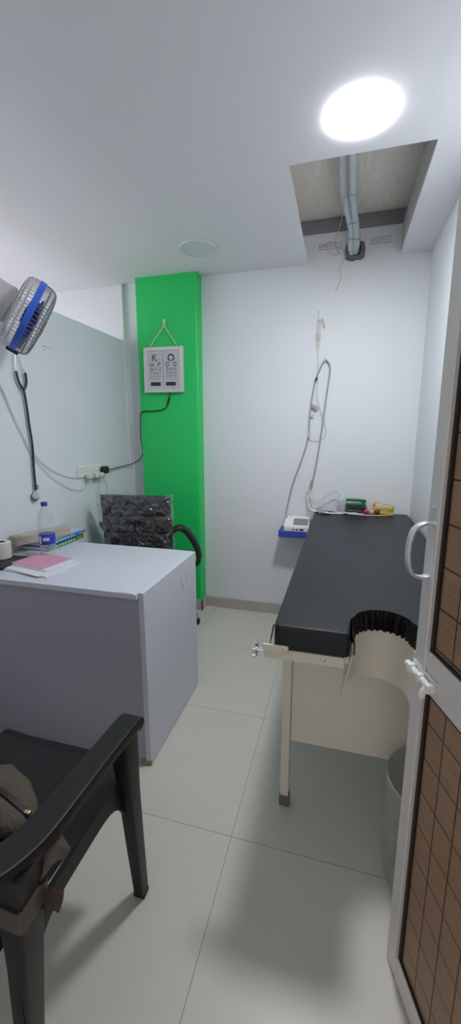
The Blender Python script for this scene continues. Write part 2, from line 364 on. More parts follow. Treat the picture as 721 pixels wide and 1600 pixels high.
obj('mortar', bm, [M['mortar'], M['gasket']], hole)

# ------------------------------------------------------------------ door (opened into the room along the right wall)
dr = bpy.data.objects.new('door_1', None); COL.objects.link(dr); dr.location = (0.18, 0.891, 0); dr.rotation_euler = (0, 0, math.radians(-72.0)); dr['kind'] = 'structure'
def dobj(name, bm, material, parent=dr, smooth=False, label=None):
    o = obj(name, bm, material, parent, smooth, label); o.matrix_parent_inverse = Matrix.Identity(4); return o
DW, DH, DT = 0.755, 2.02, 0.032
for x0, x1 in ((0, 0.05), (DW - 0.05, DW)):
    bm = B(x0, x1, 0, DT, 0.006, DH, bev=0.002); lip = (x1 - 0.011, x1) if x0 == 0 else (x0, x0 + 0.011)
    box(bm, lip[0], lip[1], -0.006, 0.004, 0.07, DH - 0.06, bev=0.002); dobj('stile', bm, M['alu'])
for z0, z1 in ((0.006, 0.075), (0.823, 0.913), (DH - 0.07, DH)):
    dobj('rail', B(0.05, DW - 0.05, 0.0, DT, z0, z1, bev=0.002), M['alu'])
for z0, z1 in ((0.075, 0.823), (0.913, DH - 0.07)):
    bm = bmesh.new()
    for q in ((0.05, 0.0585, z0, z1), (DW - 0.0585, DW - 0.05, z0, z1), (0.05, DW - 0.05, z0, z0 + 0.006), (0.05, DW - 0.05, z1 - 0.006, z1)): box(bm, q[0], q[1], 0.003, 0.014, q[2], q[3])
    dobj('gasket', bm, M['gasket'])
    dobj('panel', B(0.052, DW - 0.052, 0.008, 0.022, z0 + 0.001, z1 - 0.001), M['doorboard'])
# D handle
hd = [(0.025, -0.001, 1.178), (0.025, -0.020, 1.180), (0.025, -0.040, 1.168), (0.025, -0.048, 1.140), (0.025, -0.048, 1.105), (0.025, -0.040, 1.077), (0.025, -0.020, 1.066), (0.025, -0.001, 1.068)]
bm = sweep(bmesh.new(), catmull(hd, 6), rrect(0.018, 0.006, 0.002), up0=(0, 0.03, 0.001))
hb = bmesh.new(); P = catmull(hd, 6)
sweep(hb, P, rrect(0.006, 0.018, 0.002), up0=(1, 0, 0))
bm.free(); h = dobj('handle', hb, M['alu_bright'], smooth=True, label='bright aluminium D-shaped door handle')
for zz in (1.196, 1.208, 1.052, 1.040):
    dobj('screw', lathe(bmesh.new(), [(0.0045, 0), (0.0045, 0.002), (0.002, 0.003), (0, 0.003)], n=10, M4=axis_matrix((0.027, 0.0, zz), (0, -1, 0))), M['rubber'], h)
tab = bmesh.new()
for z0, z1 in ((1.172, 1.215), (1.032, 1.072)): box(tab, 0.015, 0.038, -0.003, 0, z0, z1, bev=0.001)
dobj('mounting_tab', tab, M['alu_bright'], h)
# tower bolt
bo = dobj('bolt', B(0.004, 0.098, -0.005, 0, 0.834, 0.869, bev=0.001), M['alu_bright'], label='white tower bolt on the middle rail')
bm = T([(-0.006, -0.012, 0.852), (0.096, -0.012, 0.852)], 0.0075, 12, 0)
for x in (0.012, 0.05, 0.088): box(bm, x - 0.007, x + 0.007, -0.021, -0.004, 0.842, 0.862, bev=0.003)
dobj('bolt_rod', bm, M['white'], bo, smooth=True)
dobj('bolt_knob', T([(0.080, -0.014, 0.850), (0.081, -0.022, 0.838), (0.081, -0.023, 0.828)], 0.0068, 10, 3), M['white'], bo, smooth=True)

# ------------------------------------------------------------------ ceiling lights
t = thing('ceiling_light', 'bright lit round ceiling panel light in front of the hatch', 'light', (0.006, 1.645, ZC - 0.012))
obj('light_frame', lathe(bmesh.new(), [(0.100, 0.0109), (0.1085, 0.0109), (0.1085, 0.0119), (0.100, 0.0119)], (0.006, 1.645, ZC - 0.012), 48, closed=True), M['white'], t, True)
obj('diffuser', lathe(bmesh.new(), [(0, 0), (0.1055, 0), (0.108, 0.0010), (0.1085, 0.0028), (0, 0.0030)], (0.006, 1.645, ZC - 0.0042), 48), M['lamp'], t, True)
t = thing('ceiling_light', 'unlit flush round ceiling light near the green pillar', 'light', (-0.87, 2.445, ZC - 0.008))
obj('light_frame', lathe(bmesh.new(), [(0.100, 0), (0.109, 0.001), (0.112, 0.0075), (0.098, 0.0075)], (-0.87, 2.445, ZC - 0.008), 48, closed=True), M['lamp_off'], t, True)
obj('diffuser', lathe(bmesh.new(), [(0, 0), (0.099, 0), (0.099, 0.002), (0, 0.002)], (-0.87, 2.445, ZC - 0.0055), 48), M['lamp_off'], t)

# ------------------------------------------------------------------ pipes and wires in the hatch
def foam_pipe(path, r, label):
    t = thing('insulated_pipe', label, 'pipe', path[0], 'insulated pipes in the ceiling hatch')
    P = catmull(path, 10)
    obj('pipe_foam', sweep(bmesh.new(), P, circ(r, 14), scale=lambda u: 1 + 0.05 * math.sin(u * 55) + 0.12 * noise.noise(Vector((u * 20, r * 100, 0)))), M['foam'], t, True)
    for u in (0.42, 0.62, 0.78):
        i = int(u * (len(P) - 2)); d = (P[i + 1] - P[i]).normalized()
        obj('tape_band', lathe(bmesh.new(), [(r * 1.06, -0.004), (r * 1.08, 0), (r * 1.06, 0.004)], n=14, M4=axis_matrix(P[i], d)), M['cable_grey'], t, True)
foam_pipe([(-0.066, 1.62, 2.625), (-0.066, 2.0, 2.615), (-0.064, 2.3, 2.60), (-0.054, 2.5, 2.59), (-0.028, 2.68, 2.575), (-0.010, 2.775, 2.535), (-0.008, 2.825, 2.475), (-0.006, 2.856, 2.43)], 0.0165, 'thinner blue-grey insulated pipe, left of the two in the ceiling hatch')
foam_pipe([(-0.022, 1.62, 2.63), (-0.020, 2.0, 2.62), (-0.016, 2.3, 2.605), (-0.010, 2.5, 2.60), (0.006, 2.68, 2.58), (0.022, 2.77, 2.53), (0.024, 2.825, 2.48), (0.022, 2.852, 2.455)], 0.0205, 'thicker blue-grey insulated pipe, right of the two in the ceiling hatch')
obj('bare_wire', T([(-0.050, 1.62, 2.60), (-0.046, 2.0, 2.59), (-0.044, 2.25, 2.578), (-0.052, 2.5, 2.56), (-0.075, 2.7, 2.545), (-0.10, 2.80, 2.51), (-0.075, 2.84, 2.45)], 0.0022, 6), M['copper'], smooth=True, label='copper coloured wire loose between the two insulated pipes', cat='wire')
obj('bare_wire', T([(-0.03, 2.846, 2.455), (-0.05, 2.842, 2.405), (-0.066, 2.840, 2.372), (-0.062, 2.840, 2.335), (-0.058, 2.84, 2.31), (-0.073, 2.84, 2.275), (-0.088, 2.84, 2.245)], 0.0022, 6), M['amberfluid'], smooth=True, label='thin pale wire dangling on the back wall from the pipe hole', cat='wire')
obj('bare_wire', T([(-0.03, 2.842, 2.46), (-0.09, 2.84, 2.50), (-0.13, 2.83, 2.53), (-0.16, 2.835, 2.50), (-0.12, 2.845, 2.46), (-0.085, 2.848, 2.452)], 0.0014, 6), M['copper'], smooth=True, label='curled orange wire looping beside the pipe hole', cat='wire')

# ------------------------------------------------------------------ desk
ZD = 0.762
dk = thing('desk', 'white laminate office desk with a lavender-grey front panel', 'desk', (-1.15, 1.56, 0))
obj('desktop', B(-1.60, -0.7225, 1.272, 1.862, ZD - 0.022, ZD, bev=0.0015), M['laminate'], dk)
sp = obj('side_panel', B(-0.722, -0.700, 1.287, 1.855, 0.004, ZD + 0.0005, bev=0.001), M['laminate'], dk)
for y, z0, z1 in ((1.655, 0.655, 0.682), (1.678, 0.628, 0.652), (1.722, 0.655, 0.684), (1.746, 0.664, 0.680)):
    obj('scratch_mark', B(-0.7002, -0.6994, y - 0.002, y + 0.002, z0, z1), M['grime'], sp)
obj('side_panel', B(-1.60, -1.578, 1.287, 1.855, 0.004, ZD - 0.022), M['laminate'], dk)
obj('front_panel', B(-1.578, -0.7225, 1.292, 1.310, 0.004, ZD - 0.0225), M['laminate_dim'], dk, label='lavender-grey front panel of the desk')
obj('worn_corner', B(-0.748, -0.6985, 1.2845, 1.296, 0.001, 0.022, bev=0.003), M['chipboard'], dk, label='bare chipboard at the worn bottom corner')
obj('edge_strip', T([(-0.80, 1.2705, ZD + 0.001), (-0.765, 1.268, ZD + 0.006), (-0.735, 1.268, ZD + 0.003), (-0.722, 1.272, ZD - 0.004)], 0.002, 6), M['paper'], dk, label='white edge strip peeling off at the front corner')

# things on the desk
zt = ZD + 0.0005
bk1 = thing('book', 'green spined book, lower of the two books beside the water bottle', 'book', (-1.52, 1.81, zt), 'books on the desk')
bk2 = thing('book', 'blue spined book, upper of the two books under the beige carton', 'book', (-1.52, 1.82, zt + 0.0225), 'books on the desk')
for t, z0, x0, x1, y0, y1, cs, ct in ((bk1, zt, -1.597, -1.432, 1.655, 1.955, 'bookgreen', 'bookteal'), (bk2, zt + 0.0225, -1.597, -1.440, 1.665, 1.985, 'bookblue', 'booktop')):
    th = 0.021
    obj('pages', B(x0 + 0.003, x1 - 0.003, y0 + 0.003, y1 - 0.003, z0 + 0.002, z0 + th - 0.002), M['paper'], t)
    bm = B(x0, x1, y0, y1, z0, z0 + 0.002); box(bm, x0, x1, y0, y1, z0 + th - 0.002, z0 + th); obj('cover', bm, M[ct], t)
    obj('spine', B(x1 - 0.003, x1 + 0.0006, y0, y1, z0, z0 + th, bev=0.0008), M[cs], t)
    bm = bmesh.new()
    for yy in (0.86, 0.90): box(bm, x1 + 0.0004, x1 + 0.0014, y0 + (y1 - y0) * yy - 0.012, y0 + (y1 - y0) * yy + 0.008, z0 + 0.004, z0 + th - 0.004)
    obj('spine_label', bm, M['orange'], t)
    bm = bmesh.new()
    for i in range(7): box(bm, x1 + 0.0004, x1 + 0.0012, y0 + 0.06 + i * 0.024, y0 + 0.074 + i * 0.024, z0 + 0.007, z0 + th - 0.007)
    obj('spine_lettering', bm, M['paper'], t)
A4 = Matrix.Translation((-1.512, 1.715, zt + 0.045)) @ Matrix.Rotation(math.radians(-21), 4, 'Z')
ct = thing('carton', 'long beige cardboard carton lying on the stacked books', 'box', (-1.512, 1.715, zt + 0.045))
obj('carton_body', B(-0.033, 0.033, -0.15, 0.15, 0, 0.046, bev=0.004, M4=A4), M['kraft'], ct)
obj('carton_lid', B(-0.0345, 0.0345, -0.152, 0.152, 0.031, 0.0475, bev=0.003, M4=A4), M['kraft'], ct)
# water bottle
bx, by = -1.372, 1.588
bt = thing('water_bottle', 'clear plastic water bottle with blue cap and blue label', 'bottle', (bx, by, zt))
pf = [(0, 0.004), (0.030, 0), (0.035, 0.006), (0.0365, 0.03), (0.0345, 0.045), (0.0365, 0.055), (0.0365, 0.068), (0.0352, 0.07), (0.0352, 0.118), (0.0365, 0.12), (0.0355, 0.132), (0.0370, 0.140), (0.0355, 0.150), (0.0370, 0.162), (0.0370, 0.185), (0.034, 0.205), (0.026, 0.225), (0.017, 0.240), (0.0135, 0.246), (0.0135, 0.258), (0.0125, 0.262)]
obj('bottle_body', lathe(bmesh.new(), pf, (bx, by, zt), 28), M['pet'], bt, True)
obj('bottle_label', lathe(bmesh.new(), [(0.0356, 0.068), (0.0368, 0.070), (0.0368, 0.118), (0.0356, 0.120)], (bx, by, zt), 28), M['label'], bt, True, label='blue paper label round the bottle')
bm = bmesh.new()   # white lettering band on the label, facing the room
for k in range(5):
    an = -PI / 2 + 0.2 + k * 0.17; A4 = Matrix.Translation((bx, by, zt)) @ Matrix.Rotation(an, 4, 'Z')
    box(bm, 0.0368, 0.0374, -0.0022, 0.0022, 0.088, 0.104, M4=A4)
A4 = Matrix.Translation((bx, by, zt)) @ Matrix.Rotation(-PI / 2 - 0.25, 4, 'Z'); box(bm, 0.0366, 0.0374, -0.006, 0.006, 0.074, 0.11, M4=A4)
obj('label_print', bm, M['white'], bt)
obj('bottle_cap', lathe(bmesh.new(), [(0, 0.274), (0.0135, 0.274), (0.0148, 0.272), (0.0148, 0.255), (0.0138, 0.255)], (bx, by, zt), 24), M['cap'], bt, True, label='dark blue screw cap')
# papers with a pink form on top
def sheet(name, cx, cy, w, h, rot, z, mt, label, cat, group, th=0.0012, curl=0.0, parent=None):
    bm = bmesh.new(); nx, ny = 8, 8; V = {}
    A = Matrix.Translation((cx, cy, z)) @ Matrix.Rotation(math.radians(rot), 4, 'Z')
    for s in (0, 1):
        for i in range(nx + 1):
            for j in range(ny + 1):
                x, y = (i / nx - .5) * w, (j / ny - .5) * h
                d = max(0, (i / nx) + (1 - j / ny) - 1.55) * curl
                V[s, i, j] = bm.verts.new(A @ Vector((x, y, d + s * th)))
    for i in range(nx):
        for j in range(ny):
            bm.faces.new((V[1, i, j], V[1, i + 1, j], V[1, i + 1, j + 1], V[1, i, j + 1])); bm.faces.new((V[0, i, j], V[0, i, j + 1], V[0, i + 1, j + 1], V[0, i + 1, j]))
    for i in range(nx): bm.faces.new((V[0, i, 0], V[0, i + 1, 0], V[1, i + 1, 0], V[1, i, 0])); bm.faces.new((V[0, i, ny], V[1, i, ny], V[1, i + 1, ny], V[0, i + 1, ny]))
    for j in range(ny): bm.faces.new((V[0, 0, j], V[1, 0, j], V[1, 0, j + 1], V[0, 0, j + 1])); bm.faces.new((V[0, nx, j], V[0, nx, j + 1], V[1, nx, j + 1], V[1, nx, j]))
    return obj(name, bm, mt, parent, label=label, cat=cat, group=group)
pg = 'papers on the desk'
sheet('paper_pad', -1.290, 1.452, 0.27, 0.21, -8, zt, M['paper'], 'white paper pad at the bottom of the stack of papers on the desk', 'paper', pg, 0.006)
sheet('paper_sheet', -1.312, 1.448, 0.27, 0.20, -14, zt + 0.0065, M['paper'], 'crumpled white sheet between the bottom pad and the pink form', 'paper', pg, 0.0022, 0.0)
sheet('paper_sheet', -1.30, 1.475, 0.22, 0.17, -10, zt + 0.0095, M['paper'], 'white booklet directly under the pink form', 'paper', pg, 0.005)
sheet('pink_form', -1.322, 1.482, 0.205, 0.165, -10, zt + 0.0151, M['pink'], 'pink form on top of the papers on the desk', 'paper', pg, 0.0025)
bm = prism(bmesh.new(), [(-1.250, 1.40), (-1.225, 1.395), (-1.210, 1.407), (-1.238, 1.410)], zt + 0.0177, zt + 0.0182)
# black pouch and white roll at the left end
bm = B(-1.575, -1.425, 1.36, 1.53, zt, zt + 0.014, bev=0.005, seg=3)
obj('tablet', bm, M['black'], smooth=True, label='flat black case lying at the left edge of the desk', cat='case')
rl = thing('paper_roll', 'white cylindrical roll standing on the black case', 'roll', (-1.535, 1.475, zt + 0.0145))
obj('roll_body', lathe(bmesh.new(), [(0.016, 0.080), (0.036, 0.080), (0.039, 0.077), (0.039, 0.003), (0.036, 0), (0.016, 0)], (-1.535, 1.475, zt + 0.0145), 32, closed=True), M['offwhite'], rl, True)
obj('roll_core', lathe(bmesh.new(), [(0.0135, 0.0805), (0.0158, 0.0805), (0.0158, 0.0005), (0.0135, 0.0005)], (-1.535, 1.475, zt + 0.0145), 24, closed=True), M['black'], rl, True, label='dark core of the roll')

# ------------------------------------------------------------------ office chair behind the desk (its back towards the room's door)
oc = thing('office_chair', 'black leatherette office chair still wrapped in clear plastic behind the desk', 'chair', (-1.22, 2.43, 0))
ocx, ocy = -1.22, 2.43
RB = Matrix.Translation((-1.252, 2.262, 0)) @ Matrix.Rotation(math.radians(6), 4, 'Z')
def pad(w, d, z0, z1, lean0, lean1, amp, seedv, nx=28, nz=20, ncol=4):
    """upholstered back pad; local x across, local y towards the seat; rear face bulges to -y with button creases"""
    bm = bmesh.new(); G = {}
    for s in (0, 1):
        for i in range(nx + 1):
            for j in range(nz + 1):
                u, v = i / nx, j / nz
                e = min(u, 1 - u, 0.16) / 0.16; g = min(v, 1 - v, 0.2) / 0.2
                rd = (1 - (1 - e) ** 2) ** 0.5 * (1 - (1 - g) ** 2) ** 0.5
                cr = abs(math.sin(u * PI * ncol)) ** 0.35
                wr = noise.noise(Vector((u * 7 + seedv, v * 5, 1.7 * seedv))) * 0.008
                dep = d * (0.35 + 0.65 * rd) * (0.72 + 0.28 * cr) + wr * rd
                yy = (lean0 + (lean1 - lean0) * v) + (-dep if s == 0 else dep * 0.5)
                G[s, i, j] = bm.verts.new(RB @ Vector(((u - .5) * w, yy, z0 + (z1 - z0) * v)))
    for i in range(nx):
        for j in range(nz):
            bm.faces.new((G[0, i, j], G[0, i + 1, j], G[0, i + 1, j + 1], G[0, i, j + 1])); bm.faces.new((G[1, i, j], G[1, i, j + 1], G[1, i + 1, j + 1], G[1, i + 1, j]))
    for i in range(nx):
        for j in (0, nz): bm.faces.new((G[0, i, j], G[1, i, j], G[1, i + 1, j], G[0, i + 1, j]))
    for j in range(nz):
        for i in (0, nx): bm.faces.new((G[0, i, j], G[0, i, j + 1], G[1, i, j + 1], G[1, i, j]))
    return bm
bp_ = obj('backrest', pad(0.47, 0.03, 0.48, 0.965, 0.03, -0.01, 0, 0.3, ncol=2), M['leather'], oc, True)
for z0, z1, sd, nc in ((0.845, 0.975, 1.1, 2), (0.735, 0.85, 2.2, 4), (0.635, 0.74, 3.3, 4), (0.52, 0.64, 4.4, 4)):
    v = (z0 - 0.48) / 0.485; w_ = (z1 - 0.48) / 0.485
    obj('back_cushion', pad(0.465, 0.052, z0, z1, 0.03 - 0.04 * v, 0.03 - 0.04 * w_, 0, sd, ncol=nc), M['leather'], bp_, True)
bm = bmesh.new(); nx, nz = 52, 52; G = {}
for i in range(nx + 1):
    for j in range(nz + 1):
        an = PI * i / nx; u = -math.cos(an); v = j / nz
        w_ = noise.noise(Vector((i * 0.19, j * 0.15, 3))) * 0.012 + (0.5 - abs(noise.noise(Vector((i * 0.27 + j * 0.1, j * 0.25, 9))))) * 0.012 + noise.noise(Vector((i * 0.5, j * 0.55, 5))) * 0.005 - 0.004
        G[i, j] = bm.verts.new(RB @ Vector((u * (0.249 + w_ * 0.6), 0.02 - 0.035 * v - (0.073 + w_) * max(0.0, math.sin(an)) ** 0.45, 0.50 + 0.488 * v + (0.008 * noise.noise(Vector((i * 0.25, 0, 0))) if j == nz else 0))))
for i in range(nx):
    for j in range(nz): bm.faces.new((G[i, j], G[i + 1, j], G[i + 1, j + 1], G[i, j + 1]))
obj('plastic_wrap', bm, M['wrap'], oc, True, label='crumpled clear plastic wrap over the chair back')
obj('seat', B(-0.24, 0.24, -0.23, 0.23, 0.43, 0.50, bev=0.03, seg=4, M4=Matrix.Translation((ocx - 0.02, ocy + 0.045, 0)) @ Matrix.Rotation(math.radians(6), 4, 'Z')), M['leather'], oc, True)
for sgn in (1, -1):
    if sgn > 0: ap = [(-1.015, 2.27, 0.745), (-0.985, 2.285, 0.768), (-0.955, 2.31, 0.764), (-0.928, 2.355, 0.715), (-0.908, 2.41, 0.635), (-0.900, 2.46, 0.54), (-0.93, 2.50, 0.47), (-0.985, 2.50, 0.452)]
    else: ap = [(-1.475, 2.235, 0.745), (-1.500, 2.255, 0.768), (-1.520, 2.29, 0.764), (-1.535, 2.34, 0.715), (-1.540, 2.40, 0.635), (-1.535, 2.45, 0.54), (-1.51, 2.47, 0.47), (-1.46, 2.47, 0.452)]
    obj('armrest', sweep(bmesh.new(), catmull(ap, 6), rrect(0.044, 0.03, 0.010), up0=(0.3, -0.5, 0.8), scale=lambda u: 0.75 + 0.35 * math.sin(PI * min(1, u * 1.3))), M['black'], oc, True)
obj('gas_column', lathe(bmesh.new(), [(0.028, 0.10), (0.028, 0.26), (0.018, 0.262), (0.018, 0.43)], (ocx, ocy, 0), 16), M['black'], oc, True)
for k in range(5):
    an = math.radians(20 + 72 * k); dx, dy = math.cos(an), math.sin(an); R = 0.285
    obj('base_leg', sweep(bmesh.new(), [(ocx + dx * q, ocy + dy * q, z) for q, z in ((0.02, 0.115), (0.1, 0.105), (0.2, 0.088), (R, 0.072))], rrect(0.05, 0.034, 0.012), up0=(0, 0, 1), scale=lambda u: 1 - 0.4 * u), M['chrome'] if False else M['black'], oc, True)
    cs = obj('caster', lathe(bmesh.new(), [(0, -0.02), (0.02, -0.02), (0.0235, -0.014), (0.0235, 0.014), (0.02, 0.02), (0, 0.02)], n=18, M4=axis_matrix((ocx + dx * R, ocy + dy * R, 0.0237), (-dy, dx, 0))), M['black'], oc, True)
    obj('caster_stem', T([(ocx + dx * R, ocy + dy * R, 0.03), (ocx + dx * R, ocy + dy * R, 0.078)], 0.008, 8, 0), M['cable_grey'], cs, True)

# ------------------------------------------------------------------ examination couch
bd = thing('examination_couch', 'cream steel examination couch with black vinyl mattress and a U-shaped cutout', 'examination bed', (0.14, 1.95, 0))
X0, X1, Y0, Y1 = -0.163, 0.448, 1.05, 2.842; ZB, ZT = 0.752, 0.822
uc, ur, ya = 0.1425, 0.0925, 1.15
def ucurve(r, n=16): return [(uc + r * math.cos(PI - PI * k / n), ya + r * math.sin(PI - PI * k / n)) for k in range(n + 1)]
out = []
def corner(cx, cy, a0, r=0.02, n=4): return [(cx + r * math.cos(math.radians(a0 + 90 * k / n)), cy + r * math.sin(math.radians(a0 + 90 * k / n))) for k in range(n + 1)]
out += corner(X0 + 0.02, Y0 + 0.02, 180) + [(uc - ur - 0.012, Y0)] + [(uc - ur - 0.002, Y0 + 0.008)] + ucurve(ur) + [(uc + ur + 0.002, Y0 + 0.008), (uc + ur + 0.012, Y0)] + corner(X1 - 0.02, Y0 + 0.02, 270) + corner(X1 - 0.02, Y1 - 0.02, 0) + corner(X0 + 0.02, Y1 - 0.02, 90)
bm = prism(bmesh.new(), out, ZB, ZT, bev=0.010, seg=3)
for f in bm.faces:
    if f.normal.z < 0.3: f.material_index = 0
mt = obj('mattress', bm, M['vinyl'], bd, 35)
# gathered vinyl lining the cutout
bm = bmesh.new(); path = [(uc - ur, Y0 + 0.008), (uc - ur, (Y0 + ya) / 2)] + ucurve(ur, 40) + [(uc + ur, (Y0 + ya) / 2), (uc + ur, Y0 + 0.008)]
P = catmull([(p[0], p[1], 0) for p in path], 6); cen = Vector((uc, ya, 0)); rows = 7; G = []
for i, p in enumerate(P):
    nrm = (cen - p) if p.y > ya else Vector((uc - p.x, 0, 0)); nrm.normalize()
    w_ = 0.008 + 0.0055 * math.sin(i * 0.36 + 1.2 * noise.noise(Vector((i * 0.05, 1, 2)))) + 0.002 * math.sin(i * 0.9)
    G.append([bm.verts.new(Vector((p.x, p.y, ZB + 0.001 + (ZT - 0.004 - ZB) * j / rows)) + nrm * (w_ * (1 - 0.8 * (j / rows) ** 3) + 0.001)) for j in range(rows + 1)])
for i in range(len(G) - 1):
    for j in range(rows): bm.faces.new((G[i][j], G[i + 1][j], G[i + 1][j + 1], G[i][j + 1]))
obj('gathered_lining', bm, M['vinyl_side'], mt, True, label='gathered black vinyl lining the cutout')
# steel deck and under-frame, same outline, and the U-shaped sheet under the cutout
oi = [(min(max(x, X0 + 0.01), X1 - 0.01), max(y, Y0 + 0.02)) for x, y in out]
obj('deck', prism(bmesh.new(), oi, ZB - 0.03, ZB - 0.0005), M['cream'], bd)
bm = bmesh.new(); G = []
top = [(uc - ur + 0.006, Y0 + 0.014)] + [(uc + (x - uc) * 0.94, ya + (y - ya) * 0.94) for x, y in ucurve(ur, 24)] + [(uc + ur - 0.006, Y0 + 0.014)]
for i, (x, y) in enumerate(top):
    u = i / (len(top) - 1); lx = x - 0.020 * (1 - u) - 0.004; ly = y - 0.018
    tt = Vector((x, y, ZB + 0.002)); bb = Vector((lx, max(ly, Y0 + 0.03), 0.60))
    G.append([bm.verts.new(tt.lerp(bb, j / 6)) for j in range(7)])
for i in range(len(G) - 1):
    for j in range(6): bm.faces.new((G[i][j], G[i][j + 1], G[i + 1][j + 1], G[i + 1][j]))
bmesh.ops.recalc_face_normals(bm, faces=bm.faces[:]); bmesh.ops.solidify(bm, geom=bm.faces[:], thickness=0.003)
obj('cutout_skirt', bm, M['cream'], bd, 50, label='curved cream sheet hanging below the cutout')
obj('end_panel', B(-0.126, 0.42, 1.262, 1.274, 0.275, ZB - 0.03), M['cream'], bd)
for x in (-0.143, 0.421):
    for y in (1.268, 2.62):
        lg = obj('leg', B(x - 0.0155, x + 0.0155, y - 0.0155, y + 0.0155, 0.03, ZB - 0.03, bev=0.003), M['cream'], bd)
        obj('foot_cap', B(x - 0.0185, x + 0.0185, y - 0.0185, y + 0.0185, 0.0005, 0.045, bev=0.003), M['rubber'], lg)
for x in (-0.143, 0.421): obj('side_rail', B(x - 0.012, x + 0.012, 1.284, 2.604, ZB - 0.075, ZB - 0.0305), M['cream'], bd)
rl = obj('stirrup_rail', B(-0.188, 0.036, Y0 + 0.001, Y0 + 0.0185, ZB - 0.036, ZB - 0.004, bev=0.002), M['cream'], bd)
bm = B(-0.192, -0.118, Y0 - 0.008, Y0 + 0.0005, ZB - 0.014, ZB + 0.012, bev=0.004); obj('clamp_plate', bm, M['cream'], rl)
obj('clamp_bolt', T([(-0.222, Y0 + 0.004, ZB - 0.014), (-0.185, Y0 + 0.004, ZB - 0.014)], 0.006, 10, 0), M['chrome'], rl, True)
bm = lathe(bmesh.new(), [(0, -0.005), (0.018, -0.005), (0.021, -0.002), (0.021, 0.002), (0.018, 0.005), (0, 0.005)], n=7, M4=axis_matrix((-0.216, Y0 + 0.004, ZB - 0.014), (1, 0, 0)))
for k in range(5):
    an = 2 * PI * k / 5; lathe(bm, [(0, -0.006), (0.0085, -0.005), (0.0085, 0.005), (0, 0.006)], n=10, M4=axis_matrix((-0.216, Y0 + 0.004 + 0.018 * math.cos(an), ZB - 0.014 + 0.018 * math.sin(an)), (1, 0, 0)))
obj('clamp_knob', bm, M['chrome'], rl, True, label='shiny star-shaped clamp knob')
for x, y in ((-0.128, 0.0), (-0.02, 0.006)): obj('rail_screw', lathe(bmesh.new(), [(0.005, 0), (0.005, 0.002), (0.002, 0.004), (0, 0.004)], n=10, M4=axis_matrix((x, Y0 + (0.001 if x > -0.1 else -0.008), ZB - 0.018 if x > -0.1 else ZB), (0, -1, 0))), M['chrome'], rl, True)
obj('stirrup_rod', T([(-0.180, 1.075, ZB - 0.02), (-0.175, 1.12, ZB + 0.035)], 0.004, 8, 0), M['chrome'], bd, True)

# ------------------------------------------------------------------ translucent bin under the couch end
bn = thing('waste_bin', 'smoky translucent plastic bin on the floor between couch and door', 'bin', (0.318, 1.145, 0))
c = (0.318, 1.118, 0)
pf = [(0, 0.004), (0.118, 0.002), (0.128, 0.012), (0.131, 0.09), (0.133, 0.092), (0.133, 0.10), (0.132, 0.102), (0.134, 0.20), (0.136, 0.202), (0.136, 0.21), (0.135, 0.212), (0.137, 0.352)]
obj('bin_body', lathe(bmesh.new(), pf, c, 40), M['binplastic'], bn, True)
obj('bin_rim', lathe(bmesh.new(), [(0.1345, 0.350), (0.139, 0.350), (0.1395, 0.356), (0.137, 0.359), (0.1345, 0.356)], c, 40, closed=True), M['binplastic'], bn, True)

# ------------------------------------------------------------------ plastic armchair in front
pc = thing('plastic_armchair', 'black moulded plastic armchair facing the desk, brown tape on its rear leg', 'chair', (-0.76, 0.65, 0))
cx = -0.765
def seat_bm():
    bm = bmesh.new(); nx, ny = 16, 22; G = {}
    for s in (0, 1):
        for i in range(nx + 1):
            for j in range(ny + 1):
                u, v = i / nx, j / ny
                x = cx + (u - .5) * 2 * (0.205 + 0.02 * v); y = 0.45 + 0.46 * v
                z = 0.418 + 0.014 * v + 0.010 * (abs(u - .5) * 2) ** 3 - 0.03 * max(0, (v - 0.9) / 0.1) ** 2
                G[s, i, j] = bm.verts.new((x, y, z - s * 0.006))
    for i in range(nx):
        for j in range(ny):
            bm.faces.new((G[0, i, j], G[0, i + 1, j], G[0, i + 1, j + 1], G[0, i, j + 1])); bm.faces.new((G[1, i, j], G[1, i, j + 1], G[1, i + 1, j + 1], G[1, i + 1, j]))
    for i in range(nx):
        for j in (0, ny): bm.faces.new((G[0, i, j], G[1, i, j], G[1, i + 1, j], G[0, i + 1, j]))
    for j in range(ny):
        for i in (0, nx): bm.faces.new((G[0, i, j], G[0, i, j + 1], G[1, i, j + 1], G[1, i, j]))
    return bm
obj('seat', seat_bm(), M['plastic_black'], pc, 50)
bm = bmesh.new()
box(bm, cx - 0.22, cx + 0.22, 0.895, 0.905, 0.372, 0.412, bev=0.003)
obj('seat_apron', bm, M['plastic_black'], pc)
def arch_plate(x, th):
    """side wall between seat and floor arch: deep at the legs, shallow in the middle"""
    bm = bmesh.new(); n = 20; top, bot = [], []
    for k in range(n + 1):
        v = k / n; y = 0.425 + v * (0.835 - 0.425)
        zl = 0.425 - 0.0 * v - 0.20 * abs(2 * v - 1) ** 5 + 0.01
        zt_ = 0.455 + 0.015 * v
        top.append((y, zt_)); bot.append((y, zl - 0.02))
    V = [[bm.verts.new((x + s, y, z)) for y, z in top] for s in (0, th)]; U = [[bm.verts.new((x + s, y, z)) for y, z in bot] for s in (0, th)]
    for k in range(n):
        bm.faces.new((V[0][k], V[0][k + 1], U[0][k + 1], U[0][k])); bm.faces.new((V[1][k], U[1][k], U[1][k + 1], V[1][k + 1]))
        bm.faces.new((V[0][k], V[1][k], V[1][k + 1], V[0][k + 1])); bm.faces.new((U[0][k], U[0][k + 1], U[1][k + 1], U[1][k]))
    for k in (0, n): bm.faces.new((V[0][k], U[0][k], U[1][k], V[1][k]))
    return bm
